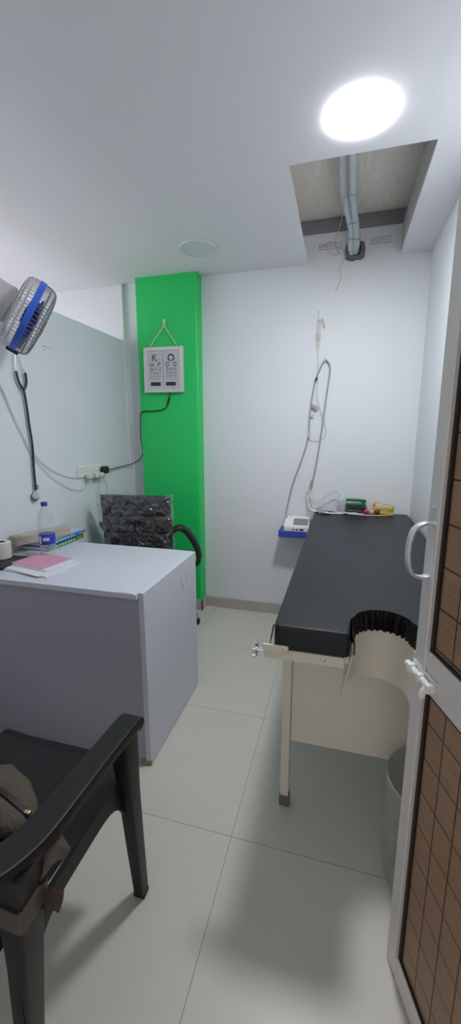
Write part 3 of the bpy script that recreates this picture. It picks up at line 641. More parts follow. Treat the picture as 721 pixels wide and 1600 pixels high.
for sg in (1, -1):
    X = lambda d: cx + sg * d
    obj('side_rail', arch_plate(X(0.232) - (0.0 if sg > 0 else 0.012), 0.012), M['plastic_black'], pc)
    arm = [(X(0.260), 0.838, 0.596), (X(0.260), 0.830, 0.608), (X(0.260), 0.80, 0.613), (X(0.258), 0.70, 0.618), (X(0.257), 0.58, 0.624), (X(0.252), 0.48, 0.628), (X(0.232), 0.41, 0.640), (X(0.205), 0.375, 0.66)]
    bm = sweep(bmesh.new(), catmull(arm, 5), rrect(0.060, 0.030, 0.0045), up0=(0, 0.05, 1), scale=lambda u: (1.0 + 0.35 * max(0, u - 0.45), 1)); obj('armrest', bm, M['plastic_black'], pc, 50)
    # rail hanging under the arm
    obj('arm_web', sweep(bmesh.new(), [(X(0.238), 0.81, 0.59), (X(0.236), 0.70, 0.598), (X(0.232), 0.56, 0.604), (X(0.222), 0.45, 0.606)], rrect(0.008, 0.03, 0.003), up0=(0, 0, 1)), M['plastic_black'], pc, True)
    # front leg: L-section tapering to the foot
    bm = sweep(bmesh.new(), [(X(0.252), 0.802, 0.60), (X(0.252), 0.808, 0.50), (X(0.250), 0.817, 0.40), (X(0.249), 0.834, 0.2), (X(0.248), 0.852, 0.012)], rrect(0.050, 0.050, 0.005), up0=(0, 1, 0), scale=lambda u: (1.0 - 0.36 * u, 1.35 - 0.70 * u))
    lg = obj('leg', bm, M['plastic_black'], pc, True)
    obj('foot', B(X(0.248) - 0.018, X(0.248) + 0.018, 0.836, 0.868, 0.0005, 0.014, bev=0.003), M['plastic_black'], lg)
    # rear leg
    bm = sweep(bmesh.new(), [(X(0.252), 0.448, 0.625), (X(0.247), 0.448, 0.52), (X(0.242), 0.448, 0.40), (X(0.226), 0.450, 0.2), (X(0.213), 0.452, 0.012)], rrect(0.056, 0.060, 0.005), up0=(0, 1, 0), scale=lambda u: (1.05 - 0.5 * u, 1.05 - 0.5 * u))
    lg = obj('leg', bm, M['plastic_black'], pc, True)
    obj('foot', B(X(0.213) - 0.017, X(0.213) + 0.017, 0.435, 0.469, 0.0005, 0.014, bev=0.003), M['plastic_black'], lg)
bk = bmesh.new()
for k in range(5): sweep(bk, catmull([(cx + (k - 2) * 0.072, 0.44, 0.43), (cx + (k - 2) * 0.074, 0.40, 0.55), (cx + (k - 2) * 0.074, 0.36, 0.70), (cx + (k - 2) * 0.07, 0.335, 0.79)], 5), rrect(0.05, 0.007, 0.003), up0=(0, 1, 0.2))
sweep(bk, catmull([(cx - 0.205, 0.375, 0.64), (cx - 0.195, 0.345, 0.76), (cx - 0.12, 0.33, 0.815), (cx, 0.325, 0.825), (cx + 0.12, 0.33, 0.815), (cx + 0.195, 0.345, 0.76), (cx + 0.205, 0.375, 0.64)], 6), rrect(0.035, 0.045, 0.01), up0=(0, 1, 0))
sweep(bk, [(cx - 0.20, 0.44, 0.432), (cx + 0.20, 0.44, 0.432)], rrect(0.03, 0.03, 0.006), up0=(0, 0, 1))
obj('backrest', bk, M['plastic_black'], pc, True)
def ribbon(path, wv, th=0.0015, amp=0.006, sd=0):
    bm = bmesh.new(); P = catmull(path, 7); G = []
    for i, p in enumerate(P):
        w0 = Vector(wv) * (0.8 + 0.35 * noise.noise(Vector((i * 0.3, sd, 5))))
        row = []
        for j in range(7):
            q = p + w0 * (j / 6 - .5); q += Vector((noise.noise(q * 45 + Vector((sd, 0, 0))), noise.noise(q * 45 + Vector((0, sd + 3, 0))), noise.noise(q * 45 + Vector((0, 0, sd + 7))))) * amp
            row.append(bm.verts.new(q))
        G.append(row)
    for i in range(len(G) - 1):
        for j in range(6): bm.faces.new((G[i][j], G[i + 1][j], G[i + 1][j + 1], G[i][j + 1]))
    bmesh.ops.recalc_face_normals(bm, faces=bm.faces[:]); bmesh.ops.solidify(bm, geom=bm.faces[:], thickness=th); return bm
bm = ribbon([(-0.535, 0.467, 0.535), (-0.505, 0.472, 0.575), (-0.487, 0.492, 0.60), (-0.475, 0.520, 0.605)], (0.035, -0.01, -0.045), sd=1)
tp = obj('tape_strip', bm, M['tape'], pc, True, label='torn brown tape wrapped round the rear leg')
obj('tape_strip', ribbon([(-0.55, 0.468, 0.52), (-0.515, 0.474, 0.500), (-0.485, 0.476, 0.505), (-0.455, 0.478, 0.52)], (0.004, 0.012, 0.042), sd=2), M['tape'], pc, True, label='torn brown tape end sticking out')
bm = bmesh.new()
for z0, z1 in ((0.515, 0.56),): sweep(bm, [(-0.518, 0.449, z0), (-0.515, 0.449, z1)], rrect(0.064, 0.068, 0.007), up0=(0, 1, 0))
obj('tape_wrap', bm, M['tape'], pc, True)
obj('wire_tie', T([(-0.560, 0.470, 0.498), (-0.548, 0.474, 0.512), (-0.540, 0.474, 0.505), (-0.545, 0.472, 0.485), (-0.556, 0.470, 0.470)], 0.0016, 6), M['chrome'], pc, True, label='thin bright wire twisted round the tape')

# bag on the seat
bg_ = thing('cloth_bag', 'crumpled olive-brown cloth bag lying on the plastic armchair seat', 'bag', (-0.80, 0.63, 0.432))
BX0, BX1, BYC = -0.940, -0.660, 0.646      # a soft zipped pouch: lens-shaped in plan, flat base, zip along the ridge
def bag_section(u):
    e = max(0.0, 1 - abs(2 * u - 1) ** 2.2) ** 0.75
    return 0.006 + 0.074 * e, 0.016 + 0.056 * e
bm = bmesh.new(); nu, nv = 64, 48; G = []
for i in range(nu + 1):
    u = i / nu; wy, hz = bag_section(u); x = BX0 + (BX1 - BX0) * u; row = []
    for k in range(nv):
        an = 2 * PI * k / nv - PI / 2; cy_, cz_ = math.cos(an), math.sin(an)
        y = math.copysign(abs(cy_) ** 0.75, cy_) * wy; z = math.copysign(abs(cz_) ** 0.8, cz_) * hz * 0.5
        fold = 0.5 - abs(noise.noise(Vector((x * 16, y * 11 + z * 9, 3.1)))); fine = noise.noise(Vector((x * 40, y * 30, z * 40)))
        k_ = 1 + 0.16 * (fold - 0.35) + 0.04 * fine
        d = math.exp(-(y / 0.007) ** 2) if cz_ > 0 else 0
        row.append(bm.verts.new((x, BYC + 0.010 * math.sin(u * 5) + y * k_, max(0.4345, 0.4335 + hz * 0.5 + z * k_ - 0.006 * d))))
    G.append(row)
for i in range(nu):
    for k in range(nv): bm.faces.new((G[i][k], G[i + 1][k], G[i + 1][(k + 1) % nv], G[i][(k + 1) % nv]))
bm.faces.new(G[0][::-1]); bm.faces.new(G[-1])
ridge = [(BX0 + (BX1 - BX0) * (i / nu), max(G[i], key=lambda v: v.co.z).co.z) for i in range(nu + 1)]
ymid = [BYC + 0.010 * math.sin(i / nu * 5) for i in range(nu + 1)]
obj('bag_body', bm, M['bag'], bg_, True)
obj('zip', sweep(bmesh.new(), [(ridge[i][0], ymid[i], ridge[i][1] + 0.0005) for i in range(3, nu - 1, 2)], rrect(0.012, 0.004, 0.001), up0=(0, 0, 1)), M['gasket'], bg_, label='dark zip along the bag')
obj('zip_pull', B(-0.690, -0.672, 0.631, 0.641, ridge[-7][1] - 0.006, ridge[-7][1] + 0.003, bev=0.002), M['brass'], bg_, label='shiny metal zip pull')

# ------------------------------------------------------------------ wall fan
FC = Vector((-1.352, 1.572, 1.860)); ax = Vector((0.585, 0.657, -0.476)).normalized(); FM = axis_matrix(FC, ax)
fn = thing('wall_fan', 'wall-mounted fan with a blue ring and wire grille above the stethoscope', 'fan', (XL, 1.33, 1.86))
R = 0.158
obj('fan_ring', lathe(bmesh.new(), [(R, -0.013), (R + 0.005, -0.012), (R + 0.005, 0.012), (R, 0.013), (R - 0.003, 0.0)], n=64, M4=FM, closed=True), M['blue'], fn, True, label='blue plastic ring')
def grille(sign, d, nw, mtl, name):
    bm = bmesh.new()
    for k in range(nw):
        an = 2 * PI * k / nw + 0.02
        prof = [(R, 0.012 * sign), (R * 0.985, d * 0.55 * sign), (R * 0.90, d * 0.86 * sign), (R * 0.7, d * 0.97 * sign), (0.045, d * sign)]
        tube(bm, [(r * math.cos(an), r * math.sin(an), z) for r, z in prof], 0.00135, 4, 3)
    for r, z in ((R * 0.985, d * 0.55), (R * 0.90, d * 0.86), (0.11, d * 0.975)):
        tube(bm, [(r * math.cos(2 * PI * k / 48), r * math.sin(2 * PI * k / 48), z * sign) for k in range(48)], 0.0026 if r > 0.14 else 0.0016, 5, 0, closed=True)
    lathe(bm, [(0.048, d * sign - 0.004), (0.048, d * sign + 0.004), (0, d * sign + 0.004), (0, d * sign - 0.004)], n=24)
    bmesh.ops.transform(bm, matrix=FM, verts=bm.verts[:]); return obj(name, bm, mtl, fn)
grille(1, 0.070, 56, M['wire_grey'], 'front_grille'); grille(-1, 0.066, 56, M['wire_white'], 'rear_grille')
for k in range(3):
    bm = bmesh.new(); G = []; n1, n2 = 10, 8
    for i in range(n1 + 1):
        u = i / n1; r = 0.030 + 0.112 * u; half = 0.30 + 0.30 * math.sin(PI * (0.15 + 0.75 * u)); row = []
        for j in range(n2 + 1):
            v = j / n2 - .5; an = 2 * PI * k / 3 + 0.4 + v * 2 * half + 0.3 * u
            row.append(bm.verts.new((r * math.cos(an), r * math.sin(an), v * 0.055 * (1 - 0.3 * u) + 0.012)))
        G.append(row)
    for i in range(n1):
        for j in range(n2): bm.faces.new((G[i][j], G[i + 1][j], G[i + 1][j + 1], G[i][j + 1]))
    bmesh.ops.recalc_face_normals(bm, faces=bm.faces[:]); bmesh.ops.solidify(bm, geom=bm.faces[:], thickness=0.002)
    bmesh.ops.transform(bm, matrix=FM, verts=bm.verts[:]); obj('blade', bm, M['blade'], fn, True)
obj('hub', lathe(bmesh.new(), [(0, 0.042), (0.02, 0.040), (0.032, 0.03), (0.034, -0.02), (0, -0.02)], n=24, M4=FM), M['blade'], fn, True)
obj('motor_housing', lathe(bmesh.new(), [(0, -0.067), (0.070, -0.067), (0.078, -0.075), (0.075, -0.14), (0.066, -0.185), (0.045, -0.205), (0, -0.21)], n=32, M4=FM), M['housing'], fn, True)
mb = FC - ax * 0.14
obj('mount_arm', T([mb + Vector((-0.02, -0.01, -0.06)), mb + Vector((-0.035, -0.03, -0.11)), (-1.53, 1.42, 1.80), (-1.59, 1.40, 1.80)], 0.016, 12), M['housing'], fn, True)
obj('base_plate', B(XL, XL + 0.03, 1.34, 1.46, 1.70, 1.90, bev=0.01), M['housing'], fn, True)
bo_ = FM @ Vector((0, 0, 0)); 
obj('grille_clip', lathe(bmesh.new(), [(0, -0.02), (0.008, -0.02), (0.008, 0.03), (0, 0.03)], n=10, M4=axis_matrix(FC + (Vector((0, 0, -1)) - ax * Vector((0, 0, -1)).dot(ax)).normalized() * (R + 0.006), ax)), M['black'], fn, True)

# ------------------------------------------------------------------ stethoscope on the partition
st = thing('stethoscope', 'dark stethoscope hanging on the white partition below the fan', 'stethoscope', (XL + 0.012, 1.78, 1.02))
xw = XL + 0.016
for ys in ((1.742, 1.736, 1.738, 1.750, 1.776), (1.775, 1.785, 1.800, 1.806, 1.776)):
    obj('ear_tube', T([(xw, ys[0], 1.752), (xw, ys[1], 1.71), (xw, ys[2], 1.655)], 0.003, 8), M['chrome'], st, True)
    obj('yoke_tube', T([(xw, ys[2], 1.668), (xw, ys[3] - 0.004, 1.625), (xw, (ys[3] + 1.776) / 2, 1.595), (xw, 1.777, 1.58)], 0.0062, 10), M['steth'], st, True)
obj('main_tube', T([(xw, 1.777, 1.588), (xw, 1.787, 1.50), (xw, 1.792, 1.40), (xw, 1.800, 1.30), (xw, 1.795, 1.18), (xw, 1.793, 1.058)], 0.0062, 10), M['steth'], st, True)
cp = obj('chest_piece', lathe(bmesh.new(), [(0, -0.010), (0.018, -0.010), (0.0225, -0.007), (0.0225, -0.002), (0.014, 0.0), (0.013, 0.004), (0.016, 0.006), (0.016, 0.011), (0, 0.012)], n=28, M4=axis_matrix((xw + 0.002, 1.786, 1.022), (1, 0, 0.1))), M['chrome'], st, True)
obj('diaphragm_ring', lathe(bmesh.new(), [(0.0226, -0.008), (0.024, -0.007), (0.024, -0.003), (0.0226, -0.002)], n=28, M4=axis_matrix((xw + 0.002, 1.786, 1.022), (1, 0, 0.1)), closed=True), M['black'], cp, True)
obj('stem', T([(xw, 1.793, 1.066), (xw, 1.790, 1.040)], 0.005, 8, 0), M['chrome'], cp, True)
obj('hanging_clip', sweep(bmesh.new(), [(xw, 1.809, 1.06), (xw, 1.811, 1.085)], rrect(0.012, 0.006, 0.002), up0=(1, 0, 0)), M['cable_grey'], cp, True)
obj('wall_nail', lathe(bmesh.new(), [(0, 0), (0.003, 0), (0.003, 0.03), (0.005, 0.031), (0, 0.033)], n=8, M4=axis_matrix((XL, 1.7585, 1.752), (1, 0, 0.1))), M['chrome'], smooth=True, label='small nail in the partition holding the stethoscope', cat='nail')

# ------------------------------------------------------------------ switchboard, plugs and cables on the partition
sb = thing('socket_board', 'white electrical socket board on the partition above the office chair', 'socket', (XL, 2.31, 1.07))
obj('plate', B(XL, XL + 0.012, 2.175, 2.445, 1.080, 1.158, bev=0.004, seg=3), M['white'], sb, True)
for k in range(4):
    y = 2.207 + k * 0.064
    sk = obj('socket_module', B(XL + 0.0118, XL + 0.015, y - 0.027, y + 0.027, 1.088, 1.150, bev=0.0015), M['white'], sb)
    bm = bmesh.new()
    for dy, dz in ((0, 0.016), (-0.009, -0.004), (0.009, -0.004)): box(bm, XL + 0.0148, XL + 0.0156, y + dy - 0.003, y + dy + 0.003, 1.120 + dz - 0.004, 1.120 + dz + 0.004)
    obj('pin_hole', bm, M['cable_grey'], sk)
bpg = thing('plug', 'black mains plug in the right end of the socket board', 'plug', (XL + 0.03, 2.432, 1.09), 'plugs in the socket board')
obj('plug_body', B(XL + 0.016, XL + 0.058, 2.405, 2.462, 1.088, 1.138, bev=0.012, seg=3), M['black'], bpg, True)
xq = XL + 0.034
obj('plug_cord', T([(xq, 2.455, 1.113), (xq - 0.005, 2.52, 1.108), (XL + 0.02, 2.62, 1.112), (XL + 0.02, 2.72, 1.116), (XL + 0.03, 2.79, 1.122), (XL + 0.06, 2.815, 1.135), (-1.51, 2.82, 1.16), (-1.475, 2.80, 1.195), (-1.458, 2.775, 1.24), (-1.456, 2.752, 1.34), (-1.452, 2.7495, 1.44), (-1.446, 2.7495, 1.50), (-1.425, 2.7495, 1.517), (-1.342, 2.7495, 1.519), (-1.27, 2.7495, 1.527), (-1.235, 2.748, 1.548), (-1.215, 2.746, 1.60), (-1.206, 2.744, 1.648)], 0.0038, 8), M['black'], bpg, True)
obj('cord_joint', T([(-1.226, 2.7475, 1.568), (-1.213, 2.746, 1.608)], 0.007, 8, 0), M['black'], bpg, True)
for y, lb, w_ in ((2.262, 'white charger plugged low in the left part of the socket board', [(xq, 2.262, 1.072), (XL + 0.02, 2.245, 1.03), (XL + 0.012, 2.20, 1.008), (XL + 0.01, 2.137, 1.012), (XL + 0.01, 2.033, 1.055), (XL + 0.01, 1.906, 1.137), (XL + 0.01, 1.806, 1.243), (XL + 0.01, 1.735, 1.37), (XL + 0.01, 1.665, 1.52), (XL + 0.012, 1.59, 1.66), (XL + 0.02, 1.50, 1.74)]),
                  (2.335, 'white charger in the middle of the socket board', [(xq, 2.335, 1.07), (XL + 0.02, 2.378, 1.03), (XL + 0.012, 2.388, 0.96), (XL + 0.012, 2.40, 0.82), (XL + 0.014, 2.42, 0.60), (XL + 0.02, 2.43, 0.35)]),
                  (2.385, 'white charger directly under the black plug', [(xq, 2.39, 1.072), (XL + 0.02, 2.45, 1.04), (XL + 0.012, 2.494, 0.98), (XL + 0.012, 2.47, 0.80), (XL + 0.014, 2.45, 0.55), (XL + 0.02, 2.45, 0.33)])):
    t = thing('charger', lb, 'charger', (xq, y, 1.07), 'plugs in the socket board')
    obj('plug_body', B(XL + 0.0155, XL + 0.052, y - 0.024, y + 0.020, 1.068, 1.0995, bev=0.006, seg=3), M['offwhite'], t, True)
    obj('charger_cord', T(w_, 0.0021, 6), M['cable_pale'], t, True)
obj('fan_cord', T([(XL + 0.012, 1.46, 1.76), (XL + 0.008, 1.56, 1.70), (XL + 0.008, 1.640, 1.585), (XL + 0.008, 1.695, 1.462), (XL + 0.008, 1.761, 1.318), (XL + 0.008, 1.815, 1.255), (XL + 0.008, 1.91, 1.173), (XL + 0.008, 2.04, 1.112), (XL + 0.008, 2.165, 1.084), (XL + 0.010, 2.178, 1.09)], 0.0021, 6), M['cable_pale'], smooth=True, label='pale cord running from the fan across the partition to the socket board', cat='cable')
bm = bmesh.new()
box(bm, XL, XL + 0.0006, 1.965, 1.990, 1.830, 1.834); box(bm, XL, XL + 0.0006, 1.995, 2.030, 1.829, 1.8315); box(bm, XL, XL + 0.0006, 1.970, 1.978, 1.812, 1.818)
obj('pencil_marks', bm, M['grime'], bpy.data.objects['wall_left'])

# ------------------------------------------------------------------ lit eye chart on the pillar
ec = thing('eye_chart', 'white framed eye test chart hanging on the green pillar', 'eye chart', (-1.245, 2.748, 1.645))
EM = Matrix.Translation((-1.247, 2.746, 1.800)) @ Matrix.Rotation(math.radians(0.8), 4, 'Y') @ Matrix.Rotation(PI / 2, 4, 'X')   # local x right, y up, z towards the room
w, h = 0.150, 0.154
fb = bmesh.new(); wi, hi_, lo_ = 0.122, 0.128, 0.136
for q in ((-w, -wi, -h, h), (wi, w, -h, h), (-wi, wi, hi_, h), (-wi, wi, -h, -lo_)): box(fb, q[0], q[1], q[2], q[3], -0.012, 0.016, bev=0.003, M4=EM)
obj('chart_frame', fb, M['frame_white'], ec)
obj('chart_sheet', B(-wi, wi, -lo_, hi_, -0.010, 0.010, M4=EM), M['screen'], ec)
Lx, Rx = -0.062, 0.060
items = [('K', Lx - 0.005, 0.080, 0.068), ('H', -0.088, 0.034, 0.041), ('P', -0.032, 0.036, 0.041), ('N', -0.090, 0.002, 0.029), ('F', -0.060, 0.003, 0.029), ('U', -0.028, 0.004, 0.029),
         ('T', -0.092, -0.023, 0.021), ('A', -0.070, -0.023, 0.021), ('Z', -0.047, -0.022, 0.021), ('E', -0.025, -0.021, 0.021)]
for i, ch in enumerate('AFEDP'): items.append((ch, -0.093 + i * 0.0172, -0.045, 0.015))
for i, ch in enumerate('UZNFHT'): items.append((ch, -0.095 + i * 0.0145, -0.061, 0.008))
obj('chart_letters', text_mesh(items, 0.0004, EM @ Matrix.Translation((0, 0, 0.0107))), M['ink'], ec, recalc=False)
bm = bmesh.new()
def ringC(x, y, r, ang):
    th = r * 0.36; n = 22; g = math.asin(min(0.9, th / 2 / (r - th / 2))); V = []
    for k in range(n + 1):
        an = math.radians(ang) + g + (2 * PI - 2 * g) * k / n
        V.append([bm.verts.new(EM @ Vector((x + q * math.cos(an), y + q * math.sin(an), 0.0109))) for q in (r, r - th)])
    for k in range(n): bm.faces.new((V[k][0], V[k + 1][0], V[k + 1][1], V[k][1]))
ringC(Rx, 0.080, 0.026, 270); ringC(0.033, 0.036, 0.0145, 0); ringC(0.087, 0.037, 0.0145, 180)
for i, an in enumerate((180, 90, 90)): ringC(0.031 + i * 0.029, 0.005, 0.010, an)
for i, an in enumerate((90, 0, 270, 90)): ringC(0.030 + i * 0.021, -0.021, 0.0075, an)
for i, an in enumerate((0, 180, 90, 270, 0)): ringC(0.029 + i * 0.0165, -0.043, 0.0055, an)
for i, an in enumerate((0, 180, 90, 270, 0, 90)): ringC(0.028 + i * 0.0138, -0.059, 0.003, an)
obj('chart_rings', bm, M['ink'], ec, recalc=False)
bm = bmesh.new()
for q in ((-0.099, -0.022, -0.108, -0.083), (0.019, 0.094, -0.108, -0.083)): box(bm, q[0], q[1], q[2], q[3], 0.0095, 0.0108, M4=EM)
box(bm, -0.0022, -0.0008, -0.122, 0.120, 0.0095, 0.0106, M4=EM)
obj('chart_bars', bm, M['ink'], ec)
bm = B(0.066, 0.074, -0.128, -0.119, 0.0095, 0.0107, M4=EM); box(bm, 0.077, 0.090, -0.1255, -0.1235, 0.0095, 0.0107, M4=EM); obj('maker_mark', bm, M['grime'], ec)
for x in (-0.034, 0.100): obj('chart_scale', text_mesh([('6/60', x, 0.072, 0.008)], 0.0003, EM @ Matrix.Translation((0, 0, 0.0107))), M['grime'], ec, recalc=False)
for x in (-0.103, 0.100): obj('hanging_ring', T([EM @ Vector((x + 0.006 * math.cos(k * PI / 4), 0.160 + 0.006 * math.sin(k * PI / 4), 0.0)) for k in range(8)], 0.0014, 6, 0, True), M['cable_grey'], ec, True)
nl = Vector((-1.238, 2.742, 2.107))
obj('hanging_string', T([EM @ Vector((-0.103, 0.163, 0)), nl + Vector((-0.006, 0.004, -0.02)), nl + Vector((-0.004, 0, 0.006)), nl + Vector((0.006, 0, 0.004)), nl + Vector((0.006, 0.004, -0.016)), EM @ Vector((0.100, 0.163, 0))], 0.0036, 6, 5), M['rope'], ec, True, label='knotted cream hanging string')
hk = thing('wall_hook', 'small pale hook above the eye chart on the green pillar', 'hook', (-1.238, 2.76, 2.10))
obj('hook_plate', B(-1.247, -1.229, 2.752, 2.76, 2.098, 2.138, bev=0.003), M['rope'], hk)
obj('hook_peg', T([(-1.238, 2.754, 2.105), (-1.238, 2.742, 2.102), (-1.238, 2.736, 2.112)], 0.003, 8), M['rope'], hk, True)

# ------------------------------------------------------------------ blue shelf and ECG recorder
sh = thing('wall_shelf', 'small blue wall shelf beside the far end of the couch', 'shelf', (-0.29, YB, 0.66))
obj('shelf_board', B(-0.392, -0.190, 2.69, YB, 0.668, 0.688, bev=0.003), M['shelf'], sh)
bm = B(-0.392, -0.190, 2.684, 2.692, 0.650, 0.690, bev=0.002); box(bm, -0.396, -0.389, 2.684, YB, 0.650, 0.694, bev=0.002); obj('shelf_lip', bm, M['shelf'], sh)
obj('bracket', B(-0.30, -0.28, 2.72, YB, 0.645, 0.667), M['shelf'], sh)
mo = thing('ecg_recorder', 'white ECG recorder with grey screen on the blue shelf', 'medical device', (-0.28, 2.77, 0.69))
pts = [(2.70, 0.690), (2.84, 0.690), (2.84, 0.775), (2.79, 0.772), (2.70, 0.722)]
bm = bmesh.new(); L = [bm.verts.new((-0.362, y, z)) for y, z in pts]; Rr = [bm.verts.new((-0.192, y, z)) for y, z in pts]; bm.faces.new(L); bm.faces.new(Rr[::-1])
for i in range(5): bm.faces.new((L[i], Rr[i], Rr[(i + 1) % 5], L[(i + 1) % 5]))
bmesh.ops.bevel(bm, geom=bm.edges[:], offset=0.004, segments=2, affect='EDGES')
rb = obj('recorder_body', bm, M['white'], mo, 40)
sl = Vector((0, 0.09, 0.05)).normalized(); nn = Vector((0, -sl.z, sl.y))
SM = Matrix.Translation((0, 2.70, 0.722)) @ Matrix((Vector((1, 0, 0)), sl, nn)).transposed().to_4x4()
obj('recorder_screen', B(-0.300, -0.200, 0.024, 0.092, -0.002, 0.0015, M4=SM), M['lcd'], mo, label='grey display of the recorder')
bm = bmesh.new()
for x0, x1 in ((-0.300, -0.290), (-0.278, -0.268), (-0.254, -0.226)): box(bm, x0, x1, 2.6985, 2.701, 0.700, 0.712)
obj('port', bm, M['gasket'], mo)

# ------------------------------------------------------------------ ECG patient cable hung on a wall hook, leads on the couch
yw = YB - 0.012
hk = obj('wall_hook', T([(-0.136, YB, 1.842), (-0.136, YB - 0.02, 1.838), (-0.136, YB - 0.024, 1.824), (-0.134, YB - 0.02, 1.818)], 0.003, 8), M['chrome'], smooth=True, label='small metal hook on the back wall holding the grey cable loop', cat='hook')
eg = thing('ecg_cable', 'long grey patient cable looped over a hook on the back wall', 'cable', (-0.19, yw, 0.83))
trunk = [(-0.352, 2.78, 0.765), (-0.362, 2.82, 0.80), (-0.356, yw, 0.85), (-0.338, yw, 0.94), (-0.315, yw, 1.032), (-0.254, yw, 1.213), (-0.225, yw, 1.344), (-0.222, yw, 1.473), (-0.197, yw, 1.681), (-0.170, yw, 1.765), (-0.136, yw - 0.006, 1.828), (-0.108, yw, 1.806), (-0.100, yw, 1.757), (-0.112, yw, 1.638), (-0.141, yw, 1.344), (-0.172, yw, 1.10), (-0.192, yw, 1.005)]
obj('trunk_cable', T(trunk, 0.0052, 8), M['cable_grey'], eg, True)
obj('yoke', T([(-0.190, yw, 1.03), (-0.198, yw - 0.002, 0.97)], 0.010, 10, 0), M['cable_grey'], eg, True)
leads = [[(-0.196, yw, 0.975), (-0.222, yw - 0.01, 0.94), (-0.215, 2.82, 0.90), (-0.170, 2.80, 0.882), (-0.10, 2.80, 0.883), (-0.04, 2.80, 0.88), (-0.015, 2.79, 0.845), (-0.04, 2.77, 0.8275), (-0.12, 2.75, 0.8275)],
         [(-0.196, yw, 0.975), (-0.205, yw - 0.008, 0.93), (-0.18, 2.81, 0.895), (-0.12, 2.80, 0.905), (-0.06, 2.80, 0.955), (-0.02, 2.80, 0.965), (0.0, 2.80, 0.94), (-0.02, 2.79, 0.89), (-0.05, 2.78, 0.8275)],
         [(-0.198, yw, 0.975), (-0.21, 2.83, 0.92), (-0.20, 2.81, 0.86), (-0.15, 2.77, 0.8275), (-0.05, 2.74, 0.8275), (0.05, 2.76, 0.8275), (0.13, 2.79, 0.8275)],
         [(-0.194, yw, 0.975), (-0.20, 2.83, 0.90), (-0.19, 2.80, 0.84), (-0.13, 2.73, 0.8275), (-0.02, 2.72, 0.8275), (0.08, 2.735, 0.8275), (0.17, 2.715, 0.8275), (0.27, 2.73, 0.8275), (0.35, 2.78, 0.8275)],
         [(-0.199, yw, 0.975), (-0.215, 2.82, 0.90), (-0.19, 2.78, 0.835), (-0.10, 2.76, 0.8275), (0.0, 2.78, 0.8275), (0.06, 2.74, 0.8275), (0.12, 2.75, 0.829), (0.19, 2.755, 0.8275)],
         [(-0.192, yw, 0.975), (-0.195, 2.83, 0.91), (-0.16, 2.79, 0.832), (-0.08, 2.71, 0.8275), (0.0, 2.745, 0.8275), (0.06, 2.79, 0.8275), (0.10, 2.80, 0.8275)]]
for k, p in enumerate(leads): obj('lead_wire', T(p, 0.0031, 7), M['cable_pale'] if k < 2 else M['cable_white'], eg, True)
for q in ((-0.150, -0.09, 2.735), (-0.07, -0.02, 2.765), (0.02, 0.06, 2.735), (-0.12, -0.05, 2.70)): obj('lead_tip', T([(q[0], q[2], 0.8285), (q[1], q[2] - 0.012, 0.8285)], 0.0042, 8, 0), M['black'], eg, True)
def clamp(cx_, cy_, rot, mt_, label, z=0.8235, tilt=0):
    t = thing('limb_clamp', label, 'electrode clamp', (cx_, cy_, z), 'limb clamp electrodes on the couch')
    A = Matrix.Translation((cx_, cy_, z)) @ Matrix.Rotation(math.radians(rot), 4, 'Z') @ Matrix.Rotation(math.radians(tilt), 4, 'Y')
    for s, zz in ((0, 0.0095), (1, 0.034)):
        pth = [A @ Vector((x, 0, zz + (0.006 * math.sin(PI * (x + 0.06) / 0.12) if s else -0.0) + (0.004 if s and x < -0.03 else 0))) for x in (-0.066, -0.045, -0.02, 0.01, 0.04, 0.064)]
        obj('jaw', sweep(bmesh.new(), catmull(pth, 4), rrect(0.034, 0.018, 0.005), up0=(0, 0, 1)), mt_, t, True)
    obj('hinge', T([A @ Vector((0.045, -0.016, 0.020)), A @ Vector((0.045, 0.016, 0.020))], 0.0095, 12, 0), mt_, t, True)
    obj('contact_plate', B(-0.055, -0.02, -0.012, 0.012, 0.0184, 0.0200, M4=A), M['chrome'], t)
clamp(0.118, 2.800, -3, M['black'], 'black limb clamp electrode lying under the green one on the couch')
clamp(0.112, 2.802, 2, M['clampgreen'], 'green limb clamp electrode stacked on the black one at the couch end', z=0.8725)
clamp(0.285, 2.800, 4, M['yellow'], 'yellow limb clamp electrode nearest the right wall on the couch', z=0.8235, tilt=2)
obj('strap', sweep(bmesh.new(), catmull([(0.225, 2.79, 0.876), (0.232, 2.79, 0.900), (0.258, 2.79, 0.905), (0.285, 2.79, 0.893), (0.315, 2.79, 0.892), (0.342, 2.79, 0.883), (0.350, 2.785, 0.862)], 6), rrect(0.030, 0.005, 0.002), up0=(0, 0.1, 1)), M['yellow'], smooth=True, label='yellow rubber strap curled over the yellow clamp', cat='strap')
for x, y, mt_, lb in ((0.176, 2.745, 'red', 'red suction bulb electrode, left of the bulbs at the couch end'), (0.212, 2.742, 'orange', 'amber suction bulb electrode between the red and maroon bulbs'), (0.246, 2.752, 'maroon', 'maroon suction bulb electrode beside the yellow clamp')):
    t = thing('suction_bulb', lb, 'suction electrode', (x, y, 0.8235), 'suction bulb electrodes on the couch')
    obj('bulb', lathe(bmesh.new(), [(0, 0.006), (0.008, 0.006), (0.016, 0.013), (0.0175, 0.022), (0.014, 0.033), (0.006, 0.039), (0, 0.040)], (x, y, 0.8235), 20), M[mt_], t, True)
    obj('metal_cup', lathe(bmesh.new(), [(0.013, 0), (0.0145, 0.0), (0.0145, 0.004), (0.009, 0.0075), (0, 0.0075)], (x, y, 0.8235), 20), M['chrome'], t, True)
gb = thing('gel_bottle', 'milky squeeze bottle standing among the leads on the couch', 'bottle', (0.022, 2.815, 0.8235))
obj('bottle_body', lathe(bmesh.new(), [(0, 0.0), (0.021, 0), (0.023, 0.004), (0.023, 0.075), (0.019, 0.092), (0.008, 0.100)], (0.022, 2.815, 0.8235), 20), M['gel'], gb, True)
